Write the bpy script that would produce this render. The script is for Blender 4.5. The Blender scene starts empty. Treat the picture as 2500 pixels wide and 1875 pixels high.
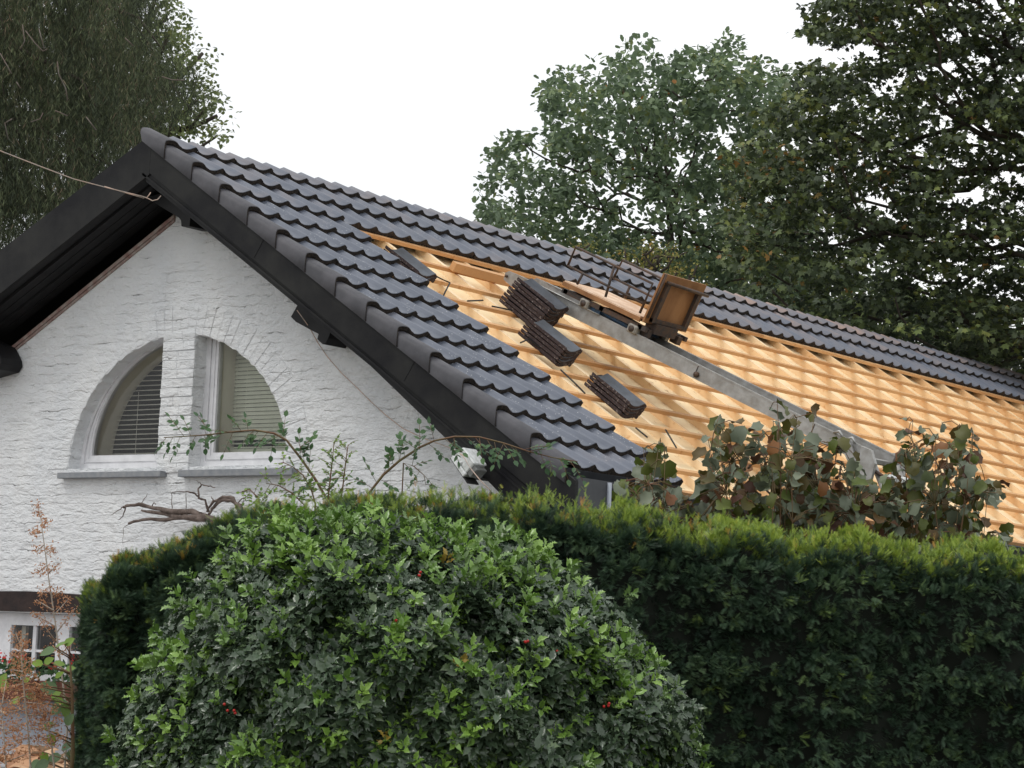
import bpy, bmesh, math, random
import numpy as np
from mathutils import Vector, Matrix
R = math.radians
rnd = random.Random(7)
rng = np.random.default_rng(11)
scene = bpy.context.scene
COL = scene.collection
H = 5.52                       # height of the ridge above the lowest ground

# ------------------------------------------------------------------ camera
F_PX, CX, CY = 6037.0, 1250.0, 937.5
YAW, PIT, ROL = 0.638097, 0.113770, 0.041169
CAM = np.array([12.97655, -12.857283, -3.920012 + H])
_f = np.array([-math.sin(YAW)*math.cos(PIT), math.cos(YAW)*math.cos(PIT), math.sin(PIT)])
_r = np.array([math.cos(YAW), math.sin(YAW), 0.0]); _u = np.cross(_r, _f)
RT = _r*math.cos(ROL) + _u*math.sin(ROL); UP = -_r*math.sin(ROL) + _u*math.cos(ROL); FW = _f
cam = bpy.data.cameras.new('camera'); camo = bpy.data.objects.new('camera', cam); COL.objects.link(camo)
cam.sensor_width = 36; cam.lens = F_PX/2500*36; cam.clip_end = 2000; cam.clip_start = 0.1
M = Matrix.Identity(4)
for i in range(3):
    M[i][0] = RT[i]; M[i][1] = UP[i]; M[i][2] = -FW[i]; M[i][3] = CAM[i]
camo.matrix_world = M
scene.camera = camo
# ------------------------------------------------------------------ light
SUN_EL, SUN_AZ = 60, 205       # azimuth clockwise from +y
world = bpy.data.worlds.new('World'); scene.world = world; world.use_nodes = True
wn = world.node_tree; wn.nodes.clear()
def N(t, kind, **kw):
    n = t.nodes.new(kind)
    for k, v in kw.items():
        if k.startswith('i_'): n.inputs[k[2:].replace('_', ' ')].default_value = v
        else: setattr(n, k, v)
    return n
out = N(wn, 'ShaderNodeOutputWorld'); bg = N(wn, 'ShaderNodeBackground'); bg.inputs['Strength'].default_value = 0.1
sky = N(wn, 'ShaderNodeTexSky', sky_type='NISHITA', sun_disc=False)
sky.sun_elevation = R(SUN_EL); sky.sun_rotation = R(SUN_AZ); sky.air_density = 1.2; sky.dust_density = 2.0
tc = N(wn, 'ShaderNodeTexCoord'); nz = N(wn, 'ShaderNodeTexNoise'); nz.inputs['Scale'].default_value = 2.3; nz.inputs['Detail'].default_value = 4
cr = N(wn, 'ShaderNodeValToRGB'); cr.color_ramp.elements[0].position = .40; cr.color_ramp.elements[1].position = .58
cr.color_ramp.elements[0].color = (.80, .80, .80, 1)
mx = N(wn, 'ShaderNodeMix', data_type='RGBA'); mx.inputs['B'].default_value = (11.9, 12.0, 12.1, 1)
for a, b in ((tc.outputs['Generated'], nz.inputs['Vector']), (nz.outputs['Fac'], cr.inputs['Fac']), (cr.outputs['Color'], mx.inputs['Factor']),
             (sky.outputs['Color'], mx.inputs['A']), (mx.outputs['Result'], bg.inputs['Color']), (bg.outputs['Background'], out.inputs['Surface'])):
    wn.links.new(a, b)
sl = bpy.data.lights.new('sun', 'SUN'); sl.energy = 0.9; sl.angle = R(16); sl.color = (1, .97, .92)
slo = bpy.data.objects.new('sun', sl); COL.objects.link(slo)
sd = Vector((math.sin(R(SUN_AZ))*math.cos(R(SUN_EL)), math.cos(R(SUN_AZ))*math.cos(R(SUN_EL)), math.sin(R(SUN_EL))))
slo.rotation_euler = sd.to_track_quat('Z', 'Y').to_euler(); slo.location = (0, 0, 30)
vs = scene.view_settings; vs.view_transform = 'Standard'; vs.look = 'None'; vs.exposure = 0; vs.gamma = 1

# ------------------------------------------------------------------ places measured from the photograph, with real depth
def ray(u, v): return (u-CX)/F_PX*RT - (v-CY)/F_PX*UP + FW
def at(u, v, d): return CAM + ray(u, v)*d
def on(u, v, ax, val):
    r = ray(u, v); return CAM + r*((val-CAM[ax])/r[ax])
PHI = 0.579265; L = .34; TW = .20804
SV = np.array([math.cos(PHI), 0, -math.sin(PHI)]); NV = np.array([math.sin(PHI), 0, math.cos(PHI)]); YV = np.array([0, 1., 0])
def rf(s, y, n): return SV*s + YV*y + NV*n + np.array([0, 0, H])
def G(x, y, z): return np.array([x, y, z+H])

# ------------------------------------------------------------------ mesh helpers
def link(name, me, mats, parent, top_loc=None):
    o = bpy.data.objects.new(name, me); COL.objects.link(o)
    for m in (mats if isinstance(mats, (list, tuple)) else [mats]): me.materials.append(m)
    if parent is not None: o.parent = parent
    return o
def origin_of(p):
    v = Vector((0, 0, 0))
    while p is not None: v += p.location; p = p.parent
    return np.array(v)
class MB:
    def __init__(s): s.v = []; s.f = []; s.mi = []; s.t = []; s.smooth = []
    def add(s, verts, faces, mi=0, tint=.5, smooth=False):
        b = len(s.v); s.v.extend([tuple(map(float, p)) for p in verts]); s.t.extend([tint]*len(verts))
        for f in faces: s.f.append(tuple(i+b for i in f)); s.mi.append(mi); s.smooth.append(smooth)
    def frame(s, o, X, Y, Z, mi=0, tint=.5):      # parallelepiped
        o, X, Y, Z = map(np.array, (o, X, Y, Z))
        P = [o, o+X, o+X+Y, o+Y, o+Z, o+X+Z, o+X+Y+Z, o+Y+Z]
        fs = [(0, 3, 2, 1), (4, 5, 6, 7), (0, 1, 5, 4), (1, 2, 6, 5), (2, 3, 7, 6), (3, 0, 4, 7)]
        if np.dot(np.cross(X, Y), Z) < 0: fs = [f[::-1] for f in fs]
        s.add(P, fs, mi, tint)
    def box(s, a, b, mi=0, tint=.5):
        s.frame(a, (b[0]-a[0], 0, 0), (0, b[1]-a[1], 0), (0, 0, b[2]-a[2]), mi, tint)
    def tube(s, pts, rad, n=6, mi=0, tint=.5, smooth=True):
        pts = [np.array(p, float) for p in pts]
        if np.isscalar(rad): rad = [rad]*len(pts)
        V = []; F = []; a = None
        for i, p in enumerate(pts):
            d = pts[min(i+1, len(pts)-1)] - pts[max(i-1, 0)]; d = d/(np.linalg.norm(d)+1e-9)
            if a is None: a = np.cross(d, (0, 0, 1.) if abs(d[2]) < .9 else (1., 0, 0))
            a = a - d*np.dot(a, d); a /= np.linalg.norm(a)+1e-9; b = np.cross(d, a)
            for k in range(n):
                t = 2*math.pi*k/n; V.append(p + (a*math.cos(t)+b*math.sin(t))*rad[i])
        for i in range(len(pts)-1):
            for k in range(n):
                k2 = (k+1) % n; F.append((i*n+k, i*n+k2, (i+1)*n+k2, (i+1)*n+k))
        F.append(tuple(range(n))[::-1]); F.append(tuple((len(pts)-1)*n+k for k in range(n)))
        s.add(V, F, mi, tint, smooth)
    def prism(s, poly, d, mi=0, tint=.5):         # polygon of 3-D points pushed along d
        n = len(poly); P = [np.array(p, float) for p in poly]; d = np.array(d, float); Q = [p+d for p in P]
        s.add(P+Q, [tuple(range(n)), tuple(range(2*n-1, n-1, -1))] + [(i, i+n, (i+1) % n+n, (i+1) % n) for i in range(n)], mi, tint)
    def build(s, name, mats, parent=None, bevel=0):
        V = np.array(s.v)
        if parent is not None: org = origin_of(parent)
        else: org = np.array([(V[:, 0].min()+V[:, 0].max())/2, (V[:, 1].min()+V[:, 1].max())/2, V[:, 2].min()])
        me = bpy.data.meshes.new(name); me.from_pydata((V-org).tolist(), [], s.f)
        me.polygons.foreach_set('material_index', s.mi); me.polygons.foreach_set('use_smooth', s.smooth)
        a = me.attributes.new('tint', 'FLOAT', 'POINT'); a.data.foreach_set('value', np.array(s.t, dtype=np.float32))
        me.validate(); me.update()
        if bevel:
            bm = bmesh.new(); bm.from_mesh(me); bmesh.ops.recalc_face_normals(bm, faces=bm.faces)
            es = [e for e in bm.edges if len(e.link_faces) == 2 and e.calc_face_angle(0) > .6]
            bmesh.ops.bevel(bm, geom=es, offset=bevel, segments=1, affect='EDGES', clamp_overlap=True); bm.to_mesh(me); bm.free()
        o = link(name, me, mats, parent)
        if parent is None: o.location = org
        return o
def scatter(name, tmpl, P, X, Z, S, tint, mats, parent=None, Sy=None, smooth=False):
    """one mesh of many leaves: tmpl=(verts, faces, optional per-vertex tint add); P places, X leaf axis, Z leaf normal, S size"""
    tv = np.array(tmpl[0], float); tf = tmpl[1]; n = len(P); m = len(tv)
    P = np.asarray(P, float); X = np.asarray(X, float); Z = np.asarray(Z, float); S = np.broadcast_to(np.asarray(S, float), (n,))
    X = X/(np.linalg.norm(X, axis=1, keepdims=True)+1e-9); Z = Z - X*(Z*X).sum(1, keepdims=True); Z /= np.linalg.norm(Z, axis=1, keepdims=True)+1e-9
    Y = np.cross(Z, X); sy = np.ones(n) if Sy is None else np.asarray(Sy)
    V = P[:, None]+S[:, None, None]*(tv[None, :, 0:1]*X[:, None]+tv[None, :, 1:2]*Y[:, None]*sy[:, None, None]+tv[None, :, 2:3]*Z[:, None])
    V = V.reshape(-1, 3)
    ls = np.array([len(f) for f in tf]); flat = np.concatenate([np.array(f) for f in tf])
    loops = (flat[None, :] + (np.arange(n)*m)[:, None]).reshape(-1); lt = np.tile(ls, n); st = np.concatenate([[0], np.cumsum(lt)[:-1]])
    if parent is not None: org = origin_of(parent)
    else: org = np.array([V[:, 0].mean(), V[:, 1].mean(), V[:, 2].min()])
    me = bpy.data.meshes.new(name); me.vertices.add(n*m); me.vertices.foreach_set('co', (V-org).astype(np.float32).ravel())
    me.loops.add(len(loops)); me.loops.foreach_set('vertex_index', loops.astype(np.int32))
    me.polygons.add(len(lt)); me.polygons.foreach_set('loop_start', st.astype(np.int32)); me.polygons.foreach_set('loop_total', lt.astype(np.int32))
    me.update(calc_edges=True)
    if smooth: me.polygons.foreach_set('use_smooth', np.ones(len(lt), bool))
    a = me.attributes.new('tint', 'FLOAT', 'POINT'); tt = np.repeat(np.asarray(tint, float), m)
    if len(tmpl) > 2: tt = tt + np.tile(np.array(tmpl[2]), n)
    a.data.foreach_set('value', np.clip(tt, 0, 1).astype(np.float32))
    o = link(name, me, mats, parent)
    if parent is None: o.location = org
    return o
def tag(o, label=None, cat=None, group=None, kind=None):
    for k, v in (('label', label), ('category', cat), ('group', group), ('kind', kind)):
        if v: o[k] = v
    return o
def empty(name, loc, label=None, cat=None, group=None, kind=None):
    o = bpy.data.objects.new(name, None); COL.objects.link(o); o.location = Vector([float(c) for c in loc]); o.empty_display_size = .2
    return tag(o, label, cat, group, kind)
def unit(n): 
    v = rng.normal(size=(n, 3)); return v/np.linalg.norm(v, axis=1, keepdims=True)

# ------------------------------------------------------------------ materials
def mat(name, base, rough=.7, var=None, vscale=8., bump=0., bscale=40., spec=.4, metal=0., stretch=None, tint_ramp=None, transl=0., var_lo=.35, var_hi=.65, detail=5):
    m = bpy.data.materials.new(name); m.use_nodes = True; t = m.node_tree; b = t.nodes['Principled BSDF']
    b.inputs['Roughness'].default_value = rough; b.inputs['Metallic'].default_value = metal; b.inputs['Specular IOR Level'].default_value = spec
    geo = N(t, 'ShaderNodeNewGeometry'); vec = geo.outputs['Position']
    if stretch:
        mp = N(t, 'ShaderNodeMapping'); mp.inputs['Scale'].default_value = stretch; mp.inputs['Rotation'].default_value = (0, 0, 0)
        t.links.new(vec, mp.inputs['Vector']); vec = mp.outputs['Vector']
    src = None
    if tint_ramp:
        at_ = N(t, 'ShaderNodeAttribute', attribute_name='tint'); rp = N(t, 'ShaderNodeValToRGB'); r = rp.color_ramp
        while len(r.elements) < len(tint_ramp): r.elements.new(.5)
        for e, (p, c) in zip(r.elements, tint_ramp): e.position = p; e.color = (*c, 1)
        t.links.new(at_.outputs['Fac'], rp.inputs['Fac']); src = rp.outputs['Color']
    if var is not None:
        nz = N(t, 'ShaderNodeTexNoise'); nz.inputs['Scale'].default_value = vscale; nz.inputs['Detail'].default_value = detail; nz.inputs['Roughness'].default_value = .6
        t.links.new(vec, nz.inputs['Vector'])
        mr = N(t, 'ShaderNodeMapRange'); mr.inputs['From Min'].default_value = var_lo; mr.inputs['From Max'].default_value = var_hi; t.links.new(nz.outputs['Fac'], mr.inputs['Value'])
        mx = N(t, 'ShaderNodeMix', data_type='RGBA'); mx.inputs['A'].default_value = (*base, 1); mx.inputs['B'].default_value = (*var, 1)
        t.links.new(mr.outputs['Result'], mx.inputs['Factor'])
        if src is not None:
            mm = N(t, 'ShaderNodeMix', data_type='RGBA', blend_type='MULTIPLY'); mm.inputs['Factor'].default_value = 1
            t.links.new(src, mm.inputs['A']); t.links.new(mx.outputs['Result'], mm.inputs['B']); src = mm.outputs['Result']
        else: src = mx.outputs['Result']
    if src is not None: t.links.new(src, b.inputs['Base Color'])
    else: b.inputs['Base Color'].default_value = (*base, 1)
    if bump:
        n2 = N(t, 'ShaderNodeTexNoise'); n2.inputs['Scale'].default_value = bscale; n2.inputs['Detail'].default_value = 6; t.links.new(vec, n2.inputs['Vector'])
        bp = N(t, 'ShaderNodeBump'); bp.inputs['Strength'].default_value = 1; bp.inputs['Distance'].default_value = bump
        t.links.new(n2.outputs['Fac'], bp.inputs['Height']); t.links.new(bp.outputs['Normal'], b.inputs['Normal'])
    if transl:
        tr = N(t, 'ShaderNodeBsdfTranslucent'); ms = N(t, 'ShaderNodeMixShader'); ms.inputs['Fac'].default_value = transl
        if src is not None: t.links.new(src, tr.inputs['Color'])
        else: tr.inputs['Color'].default_value = (*base, 1)
        o = t.nodes['Material Output']
        t.links.new(b.outputs[0], ms.inputs[1]); t.links.new(tr.outputs[0], ms.inputs[2]); t.links.new(ms.outputs[0], o.inputs['Surface'])
    m['b'] = 1
    return m
# painted brick
def wall_mat():
    m = bpy.data.materials.new('white_painted_brick'); m.use_nodes = True; t = m.node_tree; b = t.nodes['Principled BSDF']; b.inputs['Roughness'].default_value = .75
    geo = N(t, 'ShaderNodeNewGeometry'); sep = N(t, 'ShaderNodeSeparateXYZ'); com = N(t, 'ShaderNodeCombineXYZ'); L_ = t.links.new
    L_(geo.outputs['Position'], sep.inputs[0]); L_(sep.outputs['X'], com.inputs['X']); L_(sep.outputs['Z'], com.inputs['Y'])
    n1 = N(t, 'ShaderNodeTexNoise'); n1.inputs['Scale'].default_value = 7; n1.inputs['Detail'].default_value = 6; L_(geo.outputs['Position'], n1.inputs['Vector'])
    ad = N(t, 'ShaderNodeVectorMath', operation='MULTIPLY_ADD'); ad.inputs[1].default_value = (.10, .085, 0); L_(n1.outputs['Color'], ad.inputs[0]); L_(com.outputs[0], ad.inputs[2])
    br = N(t, 'ShaderNodeTexBrick'); br.inputs['Scale'].default_value = 1; br.inputs['Brick Width'].default_value = .215; br.inputs['Row Height'].default_value = .072
    br.inputs['Mortar Size'].default_value = .007; br.inputs['Mortar Smooth'].default_value = .8; L_(ad.outputs[0], br.inputs['Vector'])
    n2 = N(t, 'ShaderNodeTexNoise'); n2.inputs['Scale'].default_value = 5.5; n2.inputs['Detail'].default_value = 5; n2.inputs['Roughness'].default_value = .7; L_(geo.outputs['Position'], n2.inputs['Vector'])
    mr = N(t, 'ShaderNodeMapRange'); mr.inputs['From Min'].default_value = .45; mr.inputs['From Max'].default_value = .70; L_(n2.outputs['Fac'], mr.inputs['Value'])
    br2 = N(t, 'ShaderNodeTexBrick'); br2.inputs['Scale'].default_value = 1; br2.inputs['Brick Width'].default_value = 60; br2.inputs['Row Height'].default_value = .072
    br2.inputs['Mortar Size'].default_value = .009; br2.inputs['Mortar Smooth'].default_value = .9; L_(ad.outputs[0], br2.inputs['Vector'])
    ma_ = N(t, 'ShaderNodeMath', operation='MULTIPLY_ADD'); L_(br.outputs['Fac'], ma_.inputs[0]); ma_.inputs[1].default_value = .35; mb_ = N(t, 'ShaderNodeMath', operation='MULTIPLY'); mb_.inputs[1].default_value = .65
    L_(br2.outputs['Fac'], mb_.inputs[0]); L_(mb_.outputs[0], ma_.inputs[2])
    mu = N(t, 'ShaderNodeMath', operation='MULTIPLY'); L_(ma_.outputs[0], mu.inputs[0]); L_(mr.outputs[0], mu.inputs[1])
    n3 = N(t, 'ShaderNodeTexNoise'); n3.inputs['Scale'].default_value = 26; n3.inputs['Detail'].default_value = 7; n3.inputs['Roughness'].default_value = .65; L_(geo.outputs['Position'], n3.inputs['Vector'])
    # irregular flaking ledges: stretched noise contour
    mp = N(t, 'ShaderNodeMapping'); mp.inputs['Scale'].default_value = (6, 6, 15); L_(geo.outputs['Position'], mp.inputs['Vector'])
    n4 = N(t, 'ShaderNodeTexNoise'); n4.inputs['Scale'].default_value = 1; n4.inputs['Detail'].default_value = 5; n4.inputs['Roughness'].default_value = .6; L_(mp.outputs[0], n4.inputs['Vector'])
    h1 = N(t, 'ShaderNodeMath', operation='MULTIPLY_ADD'); L_(mu.outputs[0], h1.inputs[0]); h1.inputs[1].default_value = -.8; L_(n3.outputs['Fac'], h1.inputs[2])
    h2 = N(t, 'ShaderNodeMath', operation='MULTIPLY_ADD'); L_(n4.outputs['Fac'], h2.inputs[0]); h2.inputs[1].default_value = 2.4; L_(h1.outputs[0], h2.inputs[2])
    bp = N(t, 'ShaderNodeBump'); bp.inputs['Distance'].default_value = .016; bp.inputs['Strength'].default_value = 1; L_(h2.outputs[0], bp.inputs['Height']); L_(bp.outputs[0], b.inputs['Normal'])
    # cracks and grime
    gr = N(t, 'ShaderNodeMapRange'); gr.inputs['From Min'].default_value = .56; gr.inputs['From Max'].default_value = .88; L_(mu.outputs[0], gr.inputs['Value'])
    m1 = N(t, 'ShaderNodeMix', data_type='RGBA'); m1.inputs['A'].default_value = (.77, .78, .785, 1); m1.inputs['B'].default_value = (.13, .125, .12, 1); L_(gr.outputs[0], m1.inputs['Factor'])
    mp5 = N(t, 'ShaderNodeMapping'); mp5.inputs['Scale'].default_value = (3.2, 3.2, .8); L_(geo.outputs['Position'], mp5.inputs['Vector'])
    n5 = N(t, 'ShaderNodeTexNoise'); n5.inputs['Scale'].default_value = 1.0; n5.inputs['Detail'].default_value = 6; L_(mp5.outputs[0], n5.inputs['Vector'])
    g2 = N(t, 'ShaderNodeMapRange'); g2.inputs['From Min'].default_value = .35; g2.inputs['From Max'].default_value = .75; g2.inputs['To Max'].default_value = .35; L_(n5.outputs['Fac'], g2.inputs['Value'])
    m2 = N(t, 'ShaderNodeMix', data_type='RGBA'); m2.inputs['B'].default_value = (.56, .60, .66, 1); L_(m1.outputs['Result'], m2.inputs['A']); L_(g2.outputs[0], m2.inputs['Factor'])
    L_(m2.outputs['Result'], b.inputs['Base Color'])
    return m
def tile_mat():
    m = bpy.data.materials.new('concrete_tile'); m.use_nodes = True; t = m.node_tree; b = t.nodes['Principled BSDF']; L_ = t.links.new
    b.inputs['Roughness'].default_value = .38; b.inputs['Specular IOR Level'].default_value = .55
    geo = N(t, 'ShaderNodeNewGeometry'); at_ = N(t, 'ShaderNodeAttribute', attribute_name='tint')
    rp = N(t, 'ShaderNodeValToRGB'); r = rp.color_ramp; r.elements.new(.5); r.elements.new(.75)
    for e, (p, c) in zip(r.elements, ((0, (.092, .106, .138)), (.45, (.135, .150, .188)), (.75, (.190, .180, .196)), (1, (.33, .235, .20)))): e.position = p; e.color = (*c, 1)
    n1 = N(t, 'ShaderNodeTexNoise'); n1.inputs['Scale'].default_value = 7; n1.inputs['Detail'].default_value = 6; L_(geo.outputs['Position'], n1.inputs['Vector'])
    ma = N(t, 'ShaderNodeMath', operation='MULTIPLY_ADD'); ma.inputs[1].default_value = .7; L_(n1.outputs['Fac'], ma.inputs[0]); sb = N(t, 'ShaderNodeMath', operation='SUBTRACT'); sb.inputs[1].default_value = .35
    L_(at_.outputs['Fac'], sb.inputs[0]); L_(sb.outputs[0], ma.inputs[2]); L_(ma.outputs[0], rp.inputs['Fac'])
    vo = N(t, 'ShaderNodeTexVoronoi'); vo.inputs['Scale'].default_value = 42; L_(geo.outputs['Position'], vo.inputs['Vector'])
    lt = N(t, 'ShaderNodeMath', operation='LESS_THAN'); lt.inputs[1].default_value = .17; L_(vo.outputs['Distance'], lt.inputs[0])
    n2 = N(t, 'ShaderNodeTexNoise'); n2.inputs['Scale'].default_value = 3.1; n2.inputs['Detail'].default_value = 3; L_(geo.outputs['Position'], n2.inputs['Vector'])
    g = N(t, 'ShaderNodeMapRange'); g.inputs['From Min'].default_value = .48; g.inputs['From Max'].default_value = .56; L_(n2.outputs['Fac'], g.inputs['Value'])
    mu = N(t, 'ShaderNodeMath', operation='MULTIPLY'); L_(lt.outputs[0], mu.inputs[0]); L_(g.outputs[0], mu.inputs[1])
    # fewer specks on the ridge tiles
    i2 = N(t, 'ShaderNodeMapRange'); i2.inputs['From Min'].default_value = .55; i2.inputs['From Max'].default_value = .35; L_(at_.outputs['Fac'], i2.inputs['Value'])
    m3 = N(t, 'ShaderNodeMath', operation='MULTIPLY'); L_(mu.outputs[0], m3.inputs[0]); L_(i2.outputs[0], m3.inputs[1])
    mx = N(t, 'ShaderNodeMix', data_type='RGBA'); L_(rp.outputs['Color'], mx.inputs['A']); mx.inputs['B'].default_value = (.42, .43, .44, 1); L_(m3.outputs[0], mx.inputs['Factor'])
    L_(mx.outputs['Result'], b.inputs['Base Color'])
    n3 = N(t, 'ShaderNodeTexNoise'); n3.inputs['Scale'].default_value = 160; n3.inputs['Detail'].default_value = 3; L_(geo.outputs['Position'], n3.inputs['Vector'])
    bp = N(t, 'ShaderNodeBump'); bp.inputs['Distance'].default_value = .0012; L_(n3.outputs['Fac'], bp.inputs['Height']); L_(bp.outputs[0], b.inputs['Normal'])
    return m
M_WALL = wall_mat(); M_TILE = tile_mat()
M_EDGE = mat('tile_edge', (.022, .021, .02), .95, var=(.07, .055, .045), vscale=60, bump=.004, bscale=90, spec=.1)  # ends and sides far darker than the tile faces
M_VERGE = mat('verge_tile', (.062, .062, .070), .55, var=(.095, .092, .103), vscale=6, bump=.001, bscale=200, spec=.35)
M_BLACK = mat('black_board', (.006, .006, .008), .55, var=(.022, .022, .021), vscale=3.2, bump=.0008, bscale=60, spec=.18, stretch=(1, 1, 1))
M_SOFFIT = mat('black_soffit', (.006, .006, .007), .6, var=(.012, .012, .013), vscale=7, spec=.3)
WR = [(0, (.54, .28, .12)), (.45, (.74, .45, .22)), (.62, (.88, .64, .38)), (1, (.96, .82, .60))]
M_WOOD = mat('fresh_batten_wood', (1, 1, 1), .62, var=(.78, .64, .50), vscale=16, bump=.0012, bscale=50, tint_ramp=WR, spec=.3, var_lo=.58, var_hi=.72)
M_DECK = mat('fibre_board', (.94, .76, .48), .8, var=(.35, .19, .08), vscale=15, bump=.002, bscale=60, spec=.2, var_lo=.60, var_hi=.74, detail=8)
M_WHITE = mat('white_frame_paint', (.74, .74, .76), .4, var=(.62, .62, .64), vscale=12)
M_REVEAL = mat('beige_inner_reveal', (.84, .80, .70), .8, var=(.75, .71, .61), vscale=5)
M_SLAT = mat('pale_slat', (.90, .88, .80), .45, var=(.8, .78, .7), vscale=8)
M_SLATG = mat('olive_slat', (.72, .74, .62), .55, var=(.62, .64, .53), vscale=6)
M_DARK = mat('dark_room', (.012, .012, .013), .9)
M_STONE = mat('bluestone_sill', (.20, .215, .235), .7, var=(.28, .29, .30), vscale=20, bump=.001, bscale=100)
M_PLINTH = mat('grey_blue_render', (.26, .29, .34), .85, var=(.36, .38, .41), vscale=7, bump=.003, bscale=30)
M_BEAM = mat('old_dark_beam', (.014, .009, .009), .8, var=(.034, .020, .017), vscale=9, bump=.004, bscale=30)
M_ALU = mat('worn_aluminium', (.43, .43, .42), .45, var=(.30, .29, .27), vscale=14, bump=.0006, bscale=80, metal=.55, spec=.5)
M_ALUI = mat('brown_grey_rail_web', (.16, .13, .12), .6, var=(.26, .24, .23), vscale=5, metal=.3)
M_RUST = mat('rusty_steel', (.055, .05, .048), .6, var=(.12, .07, .045), vscale=25, bump=.001, bscale=90, metal=.3)
M_PLY = mat('brown_plywood', (.24, .105, .038), .55, var=(.36, .175, .07), vscale=7, bump=.0006, bscale=70, stretch=(1, 1, .25), spec=.4)
M_PLY2 = mat('worn_deck_plywood', (.80, .60, .44), .7, var=(.62, .40, .25), vscale=8)
M_RED = mat('red_mark', (.70, .10, .05), .5)
M_BLUE = mat('blue_steel', (.035, .10, .20), .5, var=(.05, .07, .09), vscale=20)
M_ROLL = mat('grey_wheel_block', (.36, .34, .30), .6, var=(.22, .20, .17), vscale=30)
M_STRAP = mat('black_strap', (.02, .02, .02), .6)
M_LAMP = mat('weathered_white_casing', (.78, .80, .80), .5, var=(.50, .52, .50), vscale=28, bump=.0015, bscale=60)
M_LAMPD = mat('grimy_grey_glass', (.18, .19, .19), .35, var=(.10, .10, .09), vscale=30)
M_CABLE = mat('pale_cable', (.42, .38, .34), .7, var=(.60, .42, .33), vscale=9)
M_ZINC = mat('dark_gutter', (.035, .038, .045), .5, var=(.055, .058, .065), vscale=6)
M_PIPE = mat('light_grey_pipe', (.34, .37, .42), .5)
M_BARK = mat('bark', (.045, .036, .028), .9, var=(.085, .07, .055), vscale=14, bump=.01, bscale=20)
M_TWIG = mat('pale_twig', (.17, .15, .13), .8, var=(.12, .08, .065), vscale=10)
M_DEADW = mat('dead_vine_wood', (.085, .062, .052), .9, var=(.19, .15, .13), vscale=22, bump=.006, bscale=45)
M_TERRA = mat('brown_window_box', (.17, .06, .035), .7, var=(.10, .035, .022), vscale=10)
M_LEADR = mat('reddish_brick_edge', (.22, .12, .105), .9, var=(.34, .30, .27), vscale=14, bump=.003, bscale=40)
def leafm(name, ramp, rough=.5, transl=.25, spec=.35, **k): return mat(name, (1, 1, 1), rough, tint_ramp=ramp, transl=transl, spec=spec, **k)
M_OAK = leafm('oak_leaf', [(0, (.115, .155, .105)), (.45, (.170, .235, .140)), (.85, (.235, .310, .150)), (.97, (.27, .29, .10)), (1, (.34, .15, .035))], .55, .30)  # naturally lighter green, with distance haze also put into the leaf colour
M_MAPLE = leafm('maple_leaf', [(0, (.044, .060, .038)), (.45, (.082, .110, .054)), (.8, (.145, .190, .062)), (.95, (.22, .24, .065)), (1, (.30, .17, .05))], .5, .22)
M_LIME = leafm('lime_leaf', [(0, (.12, .15, .075)), (.6, (.21, .26, .11)), (.95, (.28, .30, .10)), (1, (.25, .14, .04))], .55, .3)
M_SPRUCE = leafm('drooping_needles', [(0, (.034, .042, .028)), (.35, (.070, .086, .052)), (.62, (.125, .150, .074)), (.8, (.160, .140, .090)), (1, (.24, .17, .12))], .8, .1, .2)
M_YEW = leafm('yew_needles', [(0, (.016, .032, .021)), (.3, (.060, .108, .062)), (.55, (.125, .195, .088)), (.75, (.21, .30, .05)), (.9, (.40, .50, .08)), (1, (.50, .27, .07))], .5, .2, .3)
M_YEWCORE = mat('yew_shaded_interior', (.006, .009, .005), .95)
M_HOLLY = leafm('holly_leaf', [(0, (.050, .080, .048)), (.4, (.088, .135, .074)), (.62, (.130, .195, .078)), (.72, (.15, .28, .05)), (.9, (.26, .42, .08)), (1, (.42, .30, .06))], .26, .15, .6)
M_BERRY = mat('red_berry', (.42, .018, .014), .3)
M_HAZEL = leafm('hazel_leaf', [(0, (.12, .145, .10)), (.35, (.21, .24, .165)), (.46, (.10, .14, .025)), (.68, (.095, .095, .02)), (.82, (.115, .070, .022)), (.93, (.085, .038, .025)), (1, (.28, .12, .04))], .5, .2, .4)
M_ROSE = leafm('rose_leaf', [(0, (.055, .11, .06)), (.6, (.10, .19, .07)), (1, (.22, .34, .07))], .45, .3)
M_PSTEM = mat('pale_plume_stem', (.42, .36, .30), .7)
M_STEM = mat('green_brown_stem', (.14, .12, .05), .6, var=(.16, .07, .04), vscale=12)
M_PLUME = leafm('orange_seed_plume', [(0, (.34, .15, .08)), (.6, (.54, .27, .14)), (1, (.66, .42, .26))], .8, .3)
M_YELLOW = leafm('yellow_shrub_leaf', [(0, (.15, .18, .06)), (.6, (.30, .28, .07)), (1, (.50, .30, .09))], .6, .3)
M_FALLEN = leafm('fallen_leaf', [(0, (.28, .13, .07)), (.5, (.55, .32, .18)), (1, (.72, .52, .34))], .7, .1)
M_GREY = leafm('plume_poppy_leaf', [(0, (.10, .15, .10)), (.6, (.16, .26, .09)), (1, (.26, .40, .06))], .6, .3)
M_FLOWER = mat('red_petal', (.55, .03, .03), .5)
M_GRASS = mat('grass_ground', (.045, .06, .025), .95, var=(.08, .075, .045), vscale=2, bump=.02, bscale=15)
M_PAVE = mat('grey_terrace_stone', (.27, .28, .30), .85, var=(.36, .35, .35), vscale=5, bump=.003, bscale=30)
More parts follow.
